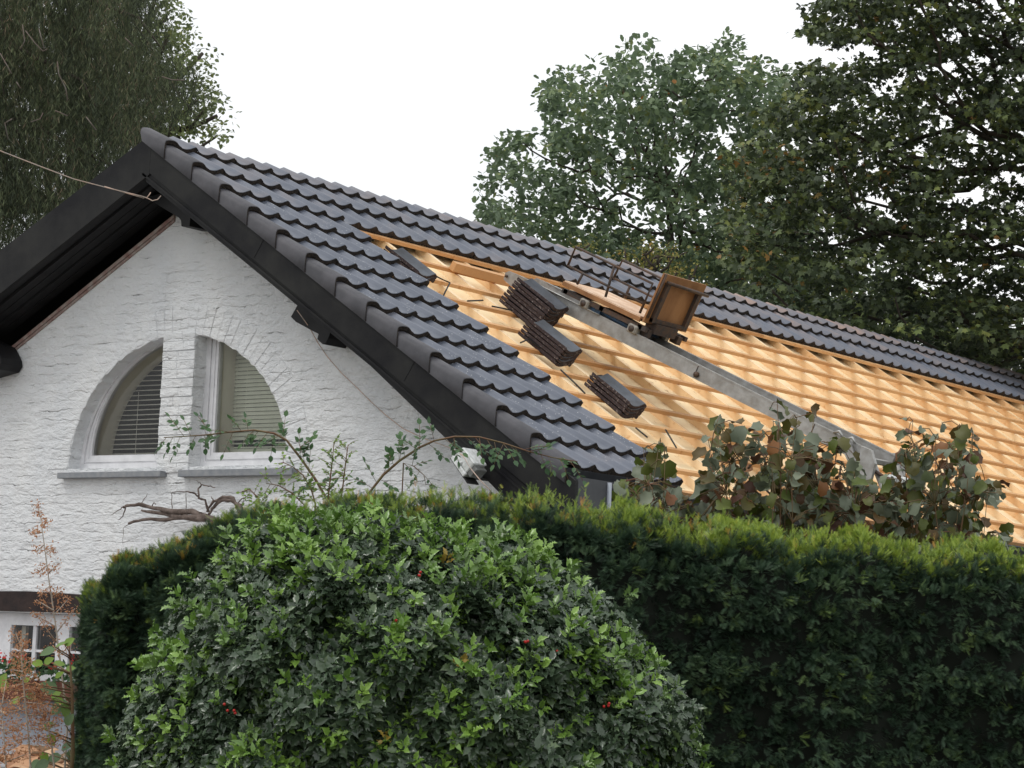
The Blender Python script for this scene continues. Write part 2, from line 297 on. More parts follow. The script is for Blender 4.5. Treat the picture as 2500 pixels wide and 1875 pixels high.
def glass_mat():
    m = bpy.data.materials.new('window_glass'); m.use_nodes = True; t = m.node_tree; t.nodes.remove(t.nodes['Principled BSDF'])
    tr = N(t, 'ShaderNodeBsdfTransparent'); tr.inputs[0].default_value = (.94, .95, .94, 1); gl = N(t, 'ShaderNodeBsdfGlossy'); gl.inputs['Roughness'].default_value = .03
    fr = N(t, 'ShaderNodeFresnel'); fr.inputs['IOR'].default_value = 1.45; ms = N(t, 'ShaderNodeMixShader')
    t.links.new(fr.outputs[0], ms.inputs[0]); t.links.new(tr.outputs[0], ms.inputs[1]); t.links.new(gl.outputs[0], ms.inputs[2]); t.links.new(ms.outputs[0], t.nodes['Material Output'].inputs[0])
    return m
M_GLASS = glass_mat()
#@@LIGHTS_DONE

# ================================================================== SETTING
g = MB(); g.add([(-400, -400, 0), (400, -400, 0), (400, 400, 0), (-400, 400, 0)], [(0, 1, 2, 3)])
tag(g.build('ground', M_GRASS), kind='structure')
TZ = H-4.68
g = MB(); g.box((-14, -7, 0.004), (2.6, .30, TZ)); tag(g.build('terrace', M_PAVE), kind='structure')

# ================================================================== HOUSE
YW = .32; YE = 24.0
house = empty('house', (0, 12, 0), 'white painted brick house with its dark tiled roof half stripped to fresh battens', 'house')
def arc_loop(side, off, base=-2.555, cx=.12, rx=1.11, rz=.985, xl=-.045, xr=.283, jag=0., n=40):
    """outline of one half of the split arch, inset by off; as (x, z)"""
    pts = []
    rx -= off; rz -= off; b = base+off
    if side == 'L':
        xe = xl-off; te = math.acos((cx-xe)/rx)
        for i in range(n+1):
            t = te*i/n; j = jag*(rnd.random()-.5)*(1 if i % 3 else 1.8); pts.append((cx-(rx+j)*math.cos(t), b+(rz+j)*math.sin(t)))
        for i in range(1, 14): pts.append((xe+jag*(rnd.random()-.5), pts[n][1]+(b-pts[n][1])*i/14))
        pts.append((xe, b))
    else:
        xe = xr+off; te = math.acos((xe-cx)/rx)
        for i in range(n+1):
            t = te*i/n; j = jag*(rnd.random()-.5)*(1 if i % 3 else 1.8); pts.append((cx+(rx+j)*math.cos(t), b+(rz+j)*math.sin(t)))
        for i in range(1, 14): pts.append((xe+jag*(rnd.random()-.5), pts[n][1]+(b-pts[n][1])*i/14))
        pts.append((xe, b)); pts = pts[::-1]
    return pts
oL = arc_loop('L', 0, jag=.012); oR = arc_loop('R', 0, jag=.012)
GW = [(-2.75, -4.19), (-2.75, -3.66), (.30, -3.66), (.30, -4.19)]     # ground floor window opening
XR = 3.72
def wall_face():
    bm = bmesh.new()
    xs = np.linspace(-5.2, .09, 12); top = [(x, -.66+.547*(x-.0)) for x in xs] + [(.12, -.62)] + [(x, -.62-.655*(x-.12)) for x in np.linspace(.6, XR, 6)]
    outer = [(XR, -5.52), (-5.2, -5.52)] + top
    es = []
    for lp in (outer, oL, oR, GW):
        vv = [bm.verts.new((x, YW, z+H)) for x, z in lp]
        es += [bm.edges.new((vv[i], vv[(i+1) % len(vv)])) for i in range(len(vv))]
    bmesh.ops.triangle_fill(bm, use_beauty=True, edges=es)
    bm.normal_update()
    for f in bm.faces:
        if f.normal.y > 0: f.normal_flip()
    V = [v.co[:] for v in bm.verts]; F = [tuple(v.index for v in f.verts) for f in (bm.verts.index_update() or bm.faces)]
    bm.free(); return V, F
w = MB(); V, F = wall_face(); w.add(V, F)
for lp in (oL, oR, GW):           # reveals
    n = len(lp); P = [G(x, YW, z) for x, z in lp]+[G(x, YW+.14, z) for x, z in lp]
    w.add(P, [(i, (i+1) % n, (i+1) % n+n, i+n) for i in range(n)])
w.box((-5.2, YW+.30, 0), (-2.8, YW+.31, 2.0)); 
w.frame(G(XR-.3, YW+.002, -5.52), (.3, 0, 0), (0, YE-YW-.1, 0), (0, 0, 2.62)); w.frame(G(-5.2, YW+.002, -5.52), (.3, 0, 0), (0, YE-YW-.1, 0), (0, 0, 2.0))
w.build('wall', M_WALL, house)
# ring of upright bricks over the arches, a little proud of the wall
r_ = MB()
for i in range(46):
    t0 = math.pi*i/46; t1 = t0+math.pi/46-.004; j = rnd.uniform(-.004, .004); o2 = .215+rnd.uniform(-.008, .008); y0 = YW-.002-rnd.random()*.004
    c = [(.12-(1.114+j)*math.cos(t), -2.555+(.989+j)*math.sin(t)) for t in (t0, t1)]+[(.12-(1.114+o2)*math.cos(t), -2.555+(.989+o2)*math.sin(t)) for t in (t1, t0)]
    if -.06 < (c[0][0]+c[1][0])/2 < .29: 
        c[0] = (c[0][0], c[0][1]); 
    r_.prism([G(x, y0, z) for x, z in c], (0, .03, 0))
r_.build('brick_arch', M_WALL, house, bevel=.0025)
# central pier courses, rough and slightly proud
p_ = MB(); z = -2.60; k = 0
while z < -1.60:
    h = .066+rnd.random()*.006; xs = [-.045+rnd.uniform(-.006, .005), .283+rnd.uniform(-.004, .006)]
    cut = .12+rnd.uniform(-.05, .05); y0 = YW-.008-rnd.random()*.006
    p_.box(G(xs[0], y0, z), G(cut-.001, YW+.1, z+h)); p_.box(G(cut+.001, y0-.002, z+rnd.uniform(-.002, .002)), G(xs[1], YW+.1, z+h-.001)); z += h+.0015
p_.build('window_pier', M_WALL, house, bevel=.004)
# arched windows
def ring(mb, lo, li, y0, y1):
    n = len(lo); A = [G(x, y0, z) for x, z in lo]; B = [G(x, y0, z) for x, z in li]; C = [G(x, y1, z) for x, z in li]; D = [G(x, y1, z) for x, z in lo]
    mb.add(A+B+C+D, [(i, (i+1) % n, (i+1) % n+n, i+n) for i in range(n)]+[(i+n, (i+1) % n+n, (i+1) % n+2*n, i+2*n) for i in range(n)]+[(i, i+3*n, (i+1) % n+3*n, (i+1) % n) for i in range(n)])
for side in 'LR':
    win = MB(); l0 = arc_loop(side, -.012); l1 = arc_loop(side, .045); l2 = arc_loop(side, .052); l3 = arc_loop(side, .112)
    ring(win, l0, l1, YW+.115, YW+.18); ring(win, l1, l3, YW+.128, YW+.18); ring(win, arc_loop(side, .060), arc_loop(side, .088), YW+.120, YW+.13)
    W = win.build('arched_window', M_WHITE, house)
    gl = MB(); lp = arc_loop(side, .095); gl.add([G(x, YW+.15, z) for x, z in lp], [tuple(range(len(lp)))[::-1]]); gl.build('glass', M_GLASS, W)
    rv = MB(); lp = arc_loop(side, .10); n = len(lp); P = [G(x, YW+.182, z) for x, z in lp]+[G(x, YW+.36, z) for x, z in lp]
    rv.add(P, [(i, (i+1) % n, (i+1) % n+n, i+n) for i in range(n)]); rv.build('inner_reveal', M_REVEAL, W)
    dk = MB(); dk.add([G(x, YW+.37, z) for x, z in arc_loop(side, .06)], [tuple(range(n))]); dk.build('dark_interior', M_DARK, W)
    bl = MB(); z = -2.455; yb = YW+.325; k = 0
    while z < -1.66:
        rz = .885; s_ = max(0, 1-((z+2.455)/rz)**2)**.5*1.01
        x0, x1 = (.12-s_, -.145) if side == 'L' else (.383, .12+s_)
        if x1-x0 > .03:
            sag = rnd.uniform(-.002, .002)
            if side == 'L': bl.frame(G(x0, yb, z), (x1-x0, 0, sag), (0, .026, .008), (0, .001, .0028), 0)
            else:
                op = (k in (2, 3)); bl.frame(G(x0, yb, z), (x1-x0, 0, sag), (0, .012, .029 if not op else .012), (0, .003, .001), 0)
        z += .0375 if side == 'L' else .0305; k += 1
    for x in ((-.62, -.3) if side == 'L' else (.5, .85)):
        bl.tube([G(x, yb+.012, -2.46), G(x, yb+.012, -2.555+.92*math.sqrt(max(0, 1-((x-.12)/1.0)**2)))], .0025, 4)
    bl.build('slatted_blind', M_SLAT if side == 'L' else M_SLATG, W)
    s = MB()
    if side == 'L': s.box(G(-1.035, YW-.07, -2.632), G(.058, YW+.12, -2.588))
    else: s.box(G(.235, YW-.07, -2.636), G(1.35, YW+.12, -2.586))
    s.build('window_sill', M_STONE, W, bevel=.003)
    if side == 'L':
        s = MB(); s.box(G(-.80, YW+.105, -2.583), G(-.03, YW+.112, -2.578)); s.box(G(-.85, YW+.02, -2.588), G(-.80, YW+.05, -2.577)); s.build('sill_joint', M_LEADR, W)
# ground floor window
gw = MB(); y0 = YW+.09
def bar(x0, x1, z0, z1, dy=0): gw.box(G(x0, y0+dy, z0), G(x1, y0+.06, z1))
bar(-2.76, .31, -3.755, -3.65); bar(-2.76, .31, -4.20, -4.125)
for x0, x1 in ((-1.80, -1.61), (-1.105, -.965), (-.47, -.33), (.15, .31), (-2.76, -2.45)): bar(x0, x1, -4.125, -3.755, .0)
for x0, x1 in ((-1.61, -1.105), (-.965, -.47), (-.33, .15), (-2.45, -1.80)):
    xm = (x0+x1)/2; bar(xm-.019, xm+.019, -4.125, -3.755, .012); bar(x0, x1, -3.958, -3.938, .014)
bar(-2.76, .31, -3.672, -3.664, -.012)
GWO = gw.build('casement_window', M_WHITE, house)
gg = MB(); gg.add([G(-2.76, y0+.03, -4.2), G(.31, y0+.03, -4.2), G(.31, y0+.03, -3.65), G(-2.76, y0+.03, -3.65)], [(0, 1, 2, 3)]); gg.build('glass', M_GLASS, GWO)
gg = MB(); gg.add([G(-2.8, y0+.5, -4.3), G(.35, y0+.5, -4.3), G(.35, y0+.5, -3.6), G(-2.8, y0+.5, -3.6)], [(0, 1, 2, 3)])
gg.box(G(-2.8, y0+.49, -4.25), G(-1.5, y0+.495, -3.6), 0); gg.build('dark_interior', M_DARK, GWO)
gg = MB(); gg.box(G(-1.60, y0+.10, -4.12), G(-1.555, y0+.13, -3.76)); gg.build('curtain', M_REVEAL, GWO)
s = MB(); s.box(G(-2.9, YW-.10, -4.405), G(.45, YW+.10, -4.318)); s.build('stone_sill', M_STONE, GWO, bevel=.004)
s = MB(); n = 30
top = [G(-3.0+3.6*i/n, YW-.012, -3.508-.012*math.sin(i*.35)) for i in range(n+1)]
s.prism(top+[G(.6, YW-.012, -3.648), G(-3.0, YW-.012, -3.655)], (0, .1, 0)); s.build('lintel_beam', M_BEAM, house)
s = MB(); s.box(G(-5.2, YW-.02, -5.0), G(XR-.2, YW+.0, -4.405)); s.build('plinth', M_PLINTH, house)

# right barge, moulding, left barge, soffit
def vpt(s_, n_, y): return rf(s_, y, n_)
b = MB(); b.prism([G(.120, -.10, -.168), G(4.045, -.10, -2.738), vpt(5.040, -.31, -.10), G(.120, -.10, -.4252)], (0, .03, 0))
prof = [(.27, -.291), (1.5, -.286), (3.0, -.291), (4.0, -.31), (5.04, -.32)]
prof2 = [(.33, -.362), (1.5, -.356), (3.0, -.358), (4.0, -.425), (5.19, -.545)]
b.build('bargeboard', M_BLACK, house)
for s_ in (1.62, 3.31):
    b = MB(); b.frame(rf(s_, -.1025, -.286), SV*.006, YV*.004, NV*.16); b.build('board_joint', M_DARK, house)
m_ = MB(); A = [vpt(a, c, -.088) for a, c in prof]; B = [vpt(a, c, -.088) for a, c in prof2]; nn = len(A)
m_.add(A+B+[p+np.array([0, .05, 0]) for p in A+B], [(i, i+1, nn+i+1, nn+i) for i in range(nn-1)]+[(nn+i, nn+i+1, 3*nn+i+1, 3*nn+i) for i in range(nn-1)])
A2 = [vpt(a, c-.03, -.1) for a, c in prof]; B2 = [vpt(a, c-.045, -.1) for a, c in prof]
m_.add(A2+B2+[p+np.array([0, .03, 0]) for p in A2+B2], [(i, i+1, nn+i+1, nn+i) for i in range(nn-1)]+[(nn+i, nn+i+1, 3*nn+i+1, 3*nn+i) for i in range(nn-1)]+[(i+2*nn, i+1+2*nn, i+1, i) for i in range(nn-1)])
m_.build('barge_moulding', M_BLACK, house)
# filler between board and wall under the right slope
m_ = MB(); m_.prism([vpt(.35, -.25, -.03), vpt(4.98, -.25, -.03), vpt(5.07, -.42, -.03), vpt(3.9, -.36, -.03), vpt(.35, -.34, -.03)], (0, YW+.04, 0)); m_.build('soffit', M_SOFFIT, house)
ML = .487
lt = lambda x: -.150+ML*(x-.115); lb = lambda x: -.430+.522*(x-.125)
b = MB(); b.prism([G(.118, -.10, lt(.118)+.02), G(-5.6, -.10, lt(-5.6)), G(-5.6, -.10, lb(-5.6)), G(.118, -.10, lb(.118))], (0, .03, 0)); b.build('bargeboard', M_BLACK, house)
sf = MB()
for i in range(5):          # soffit boards stepping down to the wall
    ya, yb = -.07+.08*i, -.07+.08*(i+1)-.006; dz = [.02, -.035, -.045, -.085, -.10][i]
    e = lambda x: (lb(x)+dz*(.4+min(1, (0.12-x)/1.6)*.6))
    sf.add([G(.12, ya, e(.12)), G(-5.6, ya, e(-5.6)), G(-5.6, yb, e(-5.6)-.004), G(.12, yb, e(.12)-.004), G(.12, ya, e(.12)+.03), G(-5.6, ya, e(-5.6)+.03), G(-5.6, yb, e(-5.6)+.03), G(.12, yb, e(.12)+.03)],
           [(0, 1, 2, 3), (7, 6, 5, 4), (0, 4, 5, 1), (3, 2, 6, 7)])
sf.build('soffit', M_SOFFIT, house)
tr = MB()
wl = lambda x: -.665+.547*(x-.0)
for d0, d1, dy, in ((.012, -.018, .02), (-.022, -.042, .012)):
    tr.prism([G(.0, YW-dy, wl(0)+d0), G(-5.0, YW-dy, wl(-5.0)+d0), G(-5.0, YW-dy, wl(-5.0)+d1), G(.0, YW-dy, wl(0)+d1)], (0, dy+.01, 0))
tr.build('verge_trim', M_LEADR, house)
# black brackets under the verge
for poly in ([(1.50, -1.40), (1.407, -1.532), (1.458, -1.571), (1.579, -1.625), (1.673, -1.666), (1.663, -1.702), (1.714, -1.74), (1.74, -1.744), (1.77, -1.701), (1.80, -1.62)],
             [(-.06, -.55), (-.04, -.585), (.257, -.735), (.279, -.757), (.287, -.802), (.373, -.808), (.380, -.70), (.06, -.535)],
             [(-1.85, -1.52), (-1.66, -1.590), (-1.62, -1.64), (-1.575, -1.70), (-1.565, -1.745), (-1.60, -1.79), (-1.90, -1.84)]):
    k_ = MB(); k_.prism([G(x, .09, z) for x, z in poly], (0, .225, 0)); k_.build('roof_bracket', M_SOFFIT, house, bevel=.003)

# tiles -------------------------------------------------------------
def prof_h(t):
    if abs(t-.86) < .17: return .015*(1+math.cos(math.pi*(t-.86)/.17))/2
    return -.021*math.sin(math.pi*min(max(t/.71, 0), 1))**.72 if t < .71 else 0
TS = [0, .03, .08, .15, .24, .34, .44, .54, .62, .68, .71, .75, .79, .825, .86, .895, .93, .975, 1.02]
def tile_into(mb, s0, s1, y0, n0, n1, tint, th=.024, P3=rf, tilt=0, open_end=False, full=False):
    nose = s1
    rows = [(s0, n0), (s1-.006, n1), (s1, n1-.004)]
    V = []; m = len(TS)
    for (s_, n_) in rows:
        for t in TS: V.append(P3(s_, y0+t*TW, n_+prof_h(t)-.015+tilt*t))
    for t in TS: V.append(P3(s1-.003, y0+t*TW, n1+prof_h(t)-.015-th*(1.0 if abs(t-.86) > .13 else 1.40)+tilt*t))
    if full:
        for t in TS: V.append(P3(s0, y0+t*TW, n0+prof_h(t)-.014-th*.8))
    F0 = [(r*m+i, r*m+i+1, (r+1)*m+i+1, (r+1)*m+i) for r in range(2) for i in range(m-1)]
    F1 = [(2*m+i, 2*m+i+1, 3*m+i+1, 3*m+i) for i in range(m-1)]
    b0 = len(mb.v); mb.add(V, [], 0, tint)
    for f in F0: mb.f.append(tuple(i+b0 for i in f[::-1])); mb.mi.append(0); mb.smooth.append(True)
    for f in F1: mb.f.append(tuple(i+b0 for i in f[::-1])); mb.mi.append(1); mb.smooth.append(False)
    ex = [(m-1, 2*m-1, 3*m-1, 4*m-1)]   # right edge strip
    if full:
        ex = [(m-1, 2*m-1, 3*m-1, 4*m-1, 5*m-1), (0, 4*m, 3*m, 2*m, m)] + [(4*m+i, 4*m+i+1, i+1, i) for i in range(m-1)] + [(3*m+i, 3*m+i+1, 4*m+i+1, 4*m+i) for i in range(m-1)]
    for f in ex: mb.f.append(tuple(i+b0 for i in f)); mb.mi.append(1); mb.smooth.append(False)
NC = 104
tl = MB()
for k in range(1, 15):
    ncol = NC if k <= 3 else 6
    for c_ in range(ncol):
        s1 = k*L+rnd.uniform(-.004, .004); s0 = (k-1)*L-.02 if k > 1 else .075
        n1 = rnd.uniform(-.002, .003); n0 = -.046
        drop = 0
        if k == 3 and c_ >= 6: drop = -.022
        if k == 14: n1 -= .004
        base = {1: .66, 2: .52, 3: .45}.get(k, .30)
        if c_ > 30 and k <= 3: base += .10
        tint = base+rnd.gauss(0, .09)+(.22 if rnd.random() < .08 and k <= 2 else 0)
        tile_into(tl, s0, s1, (c_+.14)*TW, n0, n1+drop, min(1, max(0, tint)), tilt=rnd.uniform(-.002, .002), th=.039)
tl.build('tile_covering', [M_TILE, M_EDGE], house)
# left slope, plain tiles seen only from elsewhere
sl_ = MB(); aL = math.atan(.5); n = 0
for k in range(1, 15):
    x0 = .02-(k-1)*.30; x1 = x0-.31; V = []; F = []; js = 0
    ys = np.linspace(-.05, YE-1, 300)
    z0 = -.19-.487*(0.02-x0)
    V = [G(x0, y, z0-.02+.012*math.sin(y/TW*6.28)) for y in ys]+[G(x1, y, z0-.487*.31+.012*math.sin(y/TW*6.28)) for y in ys]
    sl_.add(V, [(i, i+1, 300+i+1, 300+i) for i in range(299)], 0, .4, True)
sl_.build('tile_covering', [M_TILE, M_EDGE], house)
ls = MB(); ls.prism([G(.10, -.065, lt(.10)-.07), G(-5.55, -.065, lt(-5.55)-.07), G(-5.55, -.065, lt(-5.55)-.16), G(.10, -.065, lt(.1)-.16)], (0, YE-.5, 0)); ls.build('roof_sheathing', M_SOFFIT, house)
ls = MB(); ls.prism([G(.06, -.068, -.17), G(.22, -.068, -.24), G(.30, -.068, -.52), G(.12, -.068, -.44), G(-.1, -.068, -.50)], (0, .35, 0)); ls.build('apex_block', M_BLACK, house)
# verge tiles
VP_ = [(.029+t*TW, -.0125+prof_h(t)) for t in (.22, .15, .08, .03)]+[(.026, -.0115), (.012, -.005), (-.004, .001), (-.022, .003), (-.050, .002), (-.082, -.003), (-.102, -.010), (-.112, -.022), (-.117, -.040), (-.119, -.126)]
for k in range(1, 15):
    v = MB(); s0 = (k-1)*L-.02 if k > 1 else .045; s1 = k*L; V = []; m = len(VP_)
    j = rnd.uniform(-.002, .002)
    for s_, dn, dy in ((s0, -.046, .008), (s1-.008, 0, -.004+j), (s1, -.004, -.002+j)):
        for y, n_ in VP_: V.append(rf(s_+.65*max(0, -n_-.006)*(y < 0), y+dy*(1 if y < 0 else 0), n_+dn*(1 if n_ > -.1 else .1)))
    for y, n_ in VP_: V.append(rf(s1-.004+.65*max(0, -n_-.006)*(y < 0), y+(.024 if y < -.09 else 0), n_-.036 if n_ > -.03 else n_-.012*(n_ > -.1)))
    v.add(V, [(r*m+i+1, r*m+i, (r+1)*m+i, (r+1)*m+i+1) for r in range(2) for i in range(m-1)], 0, .4, True)
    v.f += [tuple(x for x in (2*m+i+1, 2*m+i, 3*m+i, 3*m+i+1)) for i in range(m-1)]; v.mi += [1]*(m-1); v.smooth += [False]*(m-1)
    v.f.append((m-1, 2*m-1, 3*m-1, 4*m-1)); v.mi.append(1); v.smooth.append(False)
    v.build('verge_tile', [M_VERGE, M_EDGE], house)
# ridge timber under the top row, dark
rb = MB(); rb.frame(G(-.02, -.06, -.24), (.07, 0, 0), (0, YE-.3, 0), (0, 0, .09)); rb.build('ridge_board', M_BEAM, house)
# roof deck, counter battens, battens
dk = MB(); dk.frame(rf(.08, .0, -.225), SV*4.66, YV*YE, NV*.05); dk.build('roof_sheathing', M_DECK, house)
YL = 21.6
y = .30
proto = None; kk = 0
while y < YL:
    cb = MB(); tt = rnd.random(); jj = rnd.uniform(-.01, .01)
    cb.frame(rf(.95, y+jj, -.1745), SV*3.78+YV*rnd.uniform(-.01, .01), YV*.046, NV*.06, tint=.46+.36*tt); cb.build('counter_batten', M_WOOD, house); y += .503; kk += 1
for k in range(3, 15):
    s_ = k*L+.005; segs = []; y = .0
    bt = MB(); y0 = 0.0 if k < 14 else 1.28
    while y0 < YL:
        y1 = min(YL, y0+rnd.uniform(3.2, 4.6)); bt.frame(rf(s_+rnd.uniform(-.003, .003), y0+.003, -.1135), SV*.036+YV*0, YV*(y1-y0-.003), NV*.029, tint=rnd.uniform(.0, .36)); y0 = y1  # low tint darkens whole battens, their shaded fronts put into the wood colour
    bt.build('batten', M_WOOD, house)
# eave: fascia, gutter, pipe
e = MB(); e.frame(rf(4.70, -.06, -.215), SV*.062, YV*1.33, NV*.155); e.build('eave_filler', M_ZINC, house)
e = MB(); e.box(G(3.93, .29, -2.92), G(3.955, YE-.5, -2.70)); e.box(G(3.70, .29, -2.92), G(3.93, YE-.5, -2.90)); e.build('fascia', M_ZINC, house)
e = MB(); pr_ = [(math.cos(t)*.062, math.sin(t)*.062) for t in np.linspace(math.pi, 2*math.pi, 9)]
A = [G(4.02+a, .30, -2.755+c) for a, c in pr_]; B = [p+np.array([0, YE-.8, 0]) for p in A]; nn = len(A)
e.add(A+B, [(i, i+nn, i+nn+1, i+1) for i in range(nn-1)]+[tuple(range(nn))], 0, .5, False)
e.tube([G(4.085, .30, -2.752), G(4.085, YE-.6, -2.752)], .009, 6); e.build('gutter', M_ZINC, house)
e = MB(); e.box(G(4.005, -.068, -3.05), G(4.045, .255, -2.712)); e.build('verge_end_panel', M_ZINC, house)
e = MB(); e.tube([G(4.05, .275, -2.72), G(4.05, .275, -5.5)], .016, 10); e.build('downpipe', M_PIPE, house)
#@@HOUSE_DONE

# ================================================================== THINGS ON THE ROOF
M_EDGEL = mat('loose_tile_edge', (.050, .038, .040), .9, var=(.30, .26, .25), vscale=55, bump=.006, bscale=70, spec=.2, var_lo=.56, var_hi=.72)
M_TILEL = mat('loose_tile_face', (.13, .145, .17), .5, var=(.09, .095, .105), vscale=9, bump=.0006, bscale=150)
def loose_tile_mesh():
    mb = MB(); tile_into(mb, -.21, .21, -.115, .0, .0, .42, th=.026, P3=lambda s_, y_, n_: np.array([s_, y_, n_]), full=True)
    me = bpy.data.meshes.new('roof_tile'); me.from_pydata(mb.v, [], mb.f); me.polygons.foreach_set('material_index', mb.mi); me.polygons.foreach_set('use_smooth', mb.smooth)
    a = me.attributes.new('tint', 'FLOAT', 'POINT'); a.data.foreach_set('value', [.46]*len(mb.v)); me.materials.append(M_TILEL); me.materials.append(M_EDGEL); me.update(); return me
ltm = loose_tile_mesh()
BASIS = Matrix([[SV[0], 0, NV[0]], [SV[1], 1, NV[1]], [SV[2], 0, NV[2]]])
ORD = ['bottom', 'second', 'third', 'fourth', 'fifth', 'sixth', 'seventh', 'eighth']
def place_tile(s_, y_, n_, yaw, tip, label):
    o = bpy.data.objects.new('pantile', ltm); COL.objects.link(o)
    m3 = BASIS @ Matrix.Rotation(yaw, 3, 'Z') @ Matrix.Rotation(tip, 3, 'Y')
    mw = m3.to_4x4(); mw.translation = Vector(rf(s_, y_, n_)); o.matrix_world = mw
    tag(o, label, 'roof tile', 'loose dark roof tiles stacked on the battens')
stacks = [(8, 2.10, 2.46, .03, .10, 'tallest stack beside the rail'),
          (5, 2.72, 2.02, .02, .06, 'middle stack of five'),
          (4, 3.47, 2.02, -.04, .05, 'lowest stack of four'),
          (2, 1.60, 1.52, -.05, -.02, 'pair beside the tiled strip')]
for cnt, s_, y_, yaw, tip, wh in stacks:
    for i in range(cnt):
        nm = 'topmost' if i == cnt-1 else (ORD[i] + ('' if i == 0 else ' from the bottom'))
        place_tile(s_+i*.007*(1 if cnt > 4 else .5)+rnd.uniform(-.006, .006), y_+rnd.uniform(-.006, .006), -.083+.030+i*.0315+.010, yaw+rnd.uniform(-.02, .02), tip*.3, f'dark roof tile, {nm} of the {wh}')
# timber offcut
o_ = MB(); o_.frame(rf(1.405, 2.22, -.082), SV*.05, YV*.66+SV*.02, NV*.07, tint=.15)
tag(o_.build('timber_offcut', M_WOOD, None), 'short reddish timber offcut lying along the top batten left of the rail end', 'timber')
# stray wires and straps on the battens
for i, (pts, lab) in enumerate((
    ([(1065, 678), (1097, 693), (1081, 724)], 'bent black strap hanging off the pair of tiles below the top batten'),
    ([(1140, 737), (1178, 735)], 'short dark wire on a batten left of the tallest tile stack'),
    ([(1200, 750), (1250, 758)], 'thin black strap sticking out left of the tallest tile stack'),
    ([(1368, 905), (1400, 935), (1427, 962)], 'dark twisted strap trailing below the middle tile stack'),
    ([(1440, 919), (1470, 917)], 'short black wire poking right from the middle tile stack'),
    ([(1270, 838), (1290, 830), (1318, 850)], 'curled dark strap left of the middle tile stack'),
    ([(1552, 1045), (1580, 1068)], 'black sliver of strap left of the lowest tile stack bottom'),
    ([(1625, 1050), (1650, 1095)], 'thin dark stick fallen across a batten below the lowest tile stack'))):
    P = []
    for (u, v) in pts:
        r = ray(u, v); nn_ = -.062; base = np.array([0, 0, H]); t = (nn_-np.dot(CAM-base, NV))/np.dot(r, NV); P.append(CAM+r*t+NV*rnd.uniform(0, .01))
    q = MB(); q.tube(P, .0065, 5); tag(q.build('strap', M_STRAP), lab, 'strap', 'dark straps and wires left on the battens')

# hoist rail: leans on the roof, raised off the eave
AX = np.array([math.cos(R(24.7)), 0, -math.sin(R(24.7))]); AM = np.array([math.sin(R(24.7)), 0, math.cos(R(24.7))])
P0 = G(1.40, 2.62, -.800)
hoist = empty('hoist_rail', G(3.0, 2.8, -1.9), 'long worn aluminium hoist rail leaning up the stripped roof', 'hoist rail')
def hp(a, y, m): return P0 + AX*a + YV*(y-2.62) + AM*m
for nm, y0, y1 in (('side_rail', 2.62, 2.632), ('side_rail', 2.99, 3.002)):
    q = MB(); LN = 3.60
    q.prism([hp(.0, y0, -.03), hp(.03, y0, -.004), hp(.09, y0, 0), hp(LN, y0, 0), hp(LN, y0, -.105), hp(.10, y0, -.105), hp(.01, y0, -.085)], (0, y1-y0, 0))
    q.frame(hp(.22, y0-.004, -.006), AX*(LN-.22), YV*.03, AM*.010)
    q.frame(hp(.22, y0-.004, -.106), AX*(LN-.22), YV*.03, AM*.008)
    q.tube([hp(.15, y0-.012, -.0), hp(.6, y0-.012, .004), hp(1.0, y0-.012, .004)], .006, 6)
    q.build(nm, M_ALU, hoist)
q = MB(); q.frame(hp(.12, 2.634, -.095), AX*3.46, YV*.354, AM*.006); q.build('rail_web', M_ALUI, hoist)
for a in np.arange(.2, 3.6, .28):
    q = MB(); q.frame(hp(a, 2.634, -.085), AX*.035, YV*.354, AM*.03); q.build('cross_rung', M_ALU, hoist)
q = MB(); q.frame(hp(.20, 2.6175, -.082), AX*.075, YV*.002, AM*.05); q.build('red_sticker', M_RED, hoist)
q = MB(); q.tube([hp(.03, 2.6, -.05), hp(.03, 3.02, -.05)], .011, 8); q.build('bolt', M_RUST, hoist)
q = MB(); q.tube([hp(2.02, 2.60, -.07), hp(2.02, 2.622, -.07)], .022, 10); q.build('bolt', M_RUST, hoist)
for a_ in (2.0, 3.1):
    q = MB(); q.frame(hp(a_, 2.6165, -.104), AX*.006, YV*.003, AM*.1); q.build('joint_seam', M_RUST, hoist)
# splice knee near the eave with rollers and hanging legs
q = MB(); e0 = hp(3.42, 2.57, 0)
q.prism([G(4.62, 2.57, -2.27), G(4.70, 2.57, -2.30), G(4.735, 2.57, -2.40), G(4.70, 2.57, -2.53), G(4.60, 2.57, -2.49), G(4.60, 2.57, -2.40)], (0, .035, 0))
q.build('knee_bracket', M_ALU, hoist, bevel=.003); q = MB()
q.prism([G(4.44, 2.57, -2.24), G(4.53, 2.57, -2.25), G(4.62, 2.57, -2.46), G(4.58, 2.57, -2.50)], (0, .03, 0))
q.build('knee_bracket', M_ALU, hoist, bevel=.003); q = MB()
q.frame(G(4.62, 3.03, -2.60), (.10, 0, 0), (0, .03, 0), (0, 0, .32)); q.build('knee_bracket', M_ALU, hoist, bevel=.003)
for y_ in (2.66, 2.76, 2.86):
    q = MB(); q.tube([G(4.80, y_, -2.50), G(4.80, y_+.055, -2.50)], .032, 14); q.build('roller', M_LAMP, hoist)
q = MB(); q.tube([G(4.80, 2.60, -2.50), G(4.80, 3.05, -2.50)], .012, 8); q.tube([G(4.80, 2.62, -2.50), G(4.66, 2.62, -2.42)], .014, 6); q.tube([G(4.80, 3.02, -2.50), G(4.66, 3.02, -2.42)], .014, 6); q.build('roller_axle', M_RUST, hoist)
for y_ in (2.64, 3.0):
    q = MB(); q.tube([G(4.68, y_, -2.38), G(5.05, y_, -3.2), G(5.9, y_, -5.5)], .022, 8); q.build('ground_leg', M_ALU, hoist)
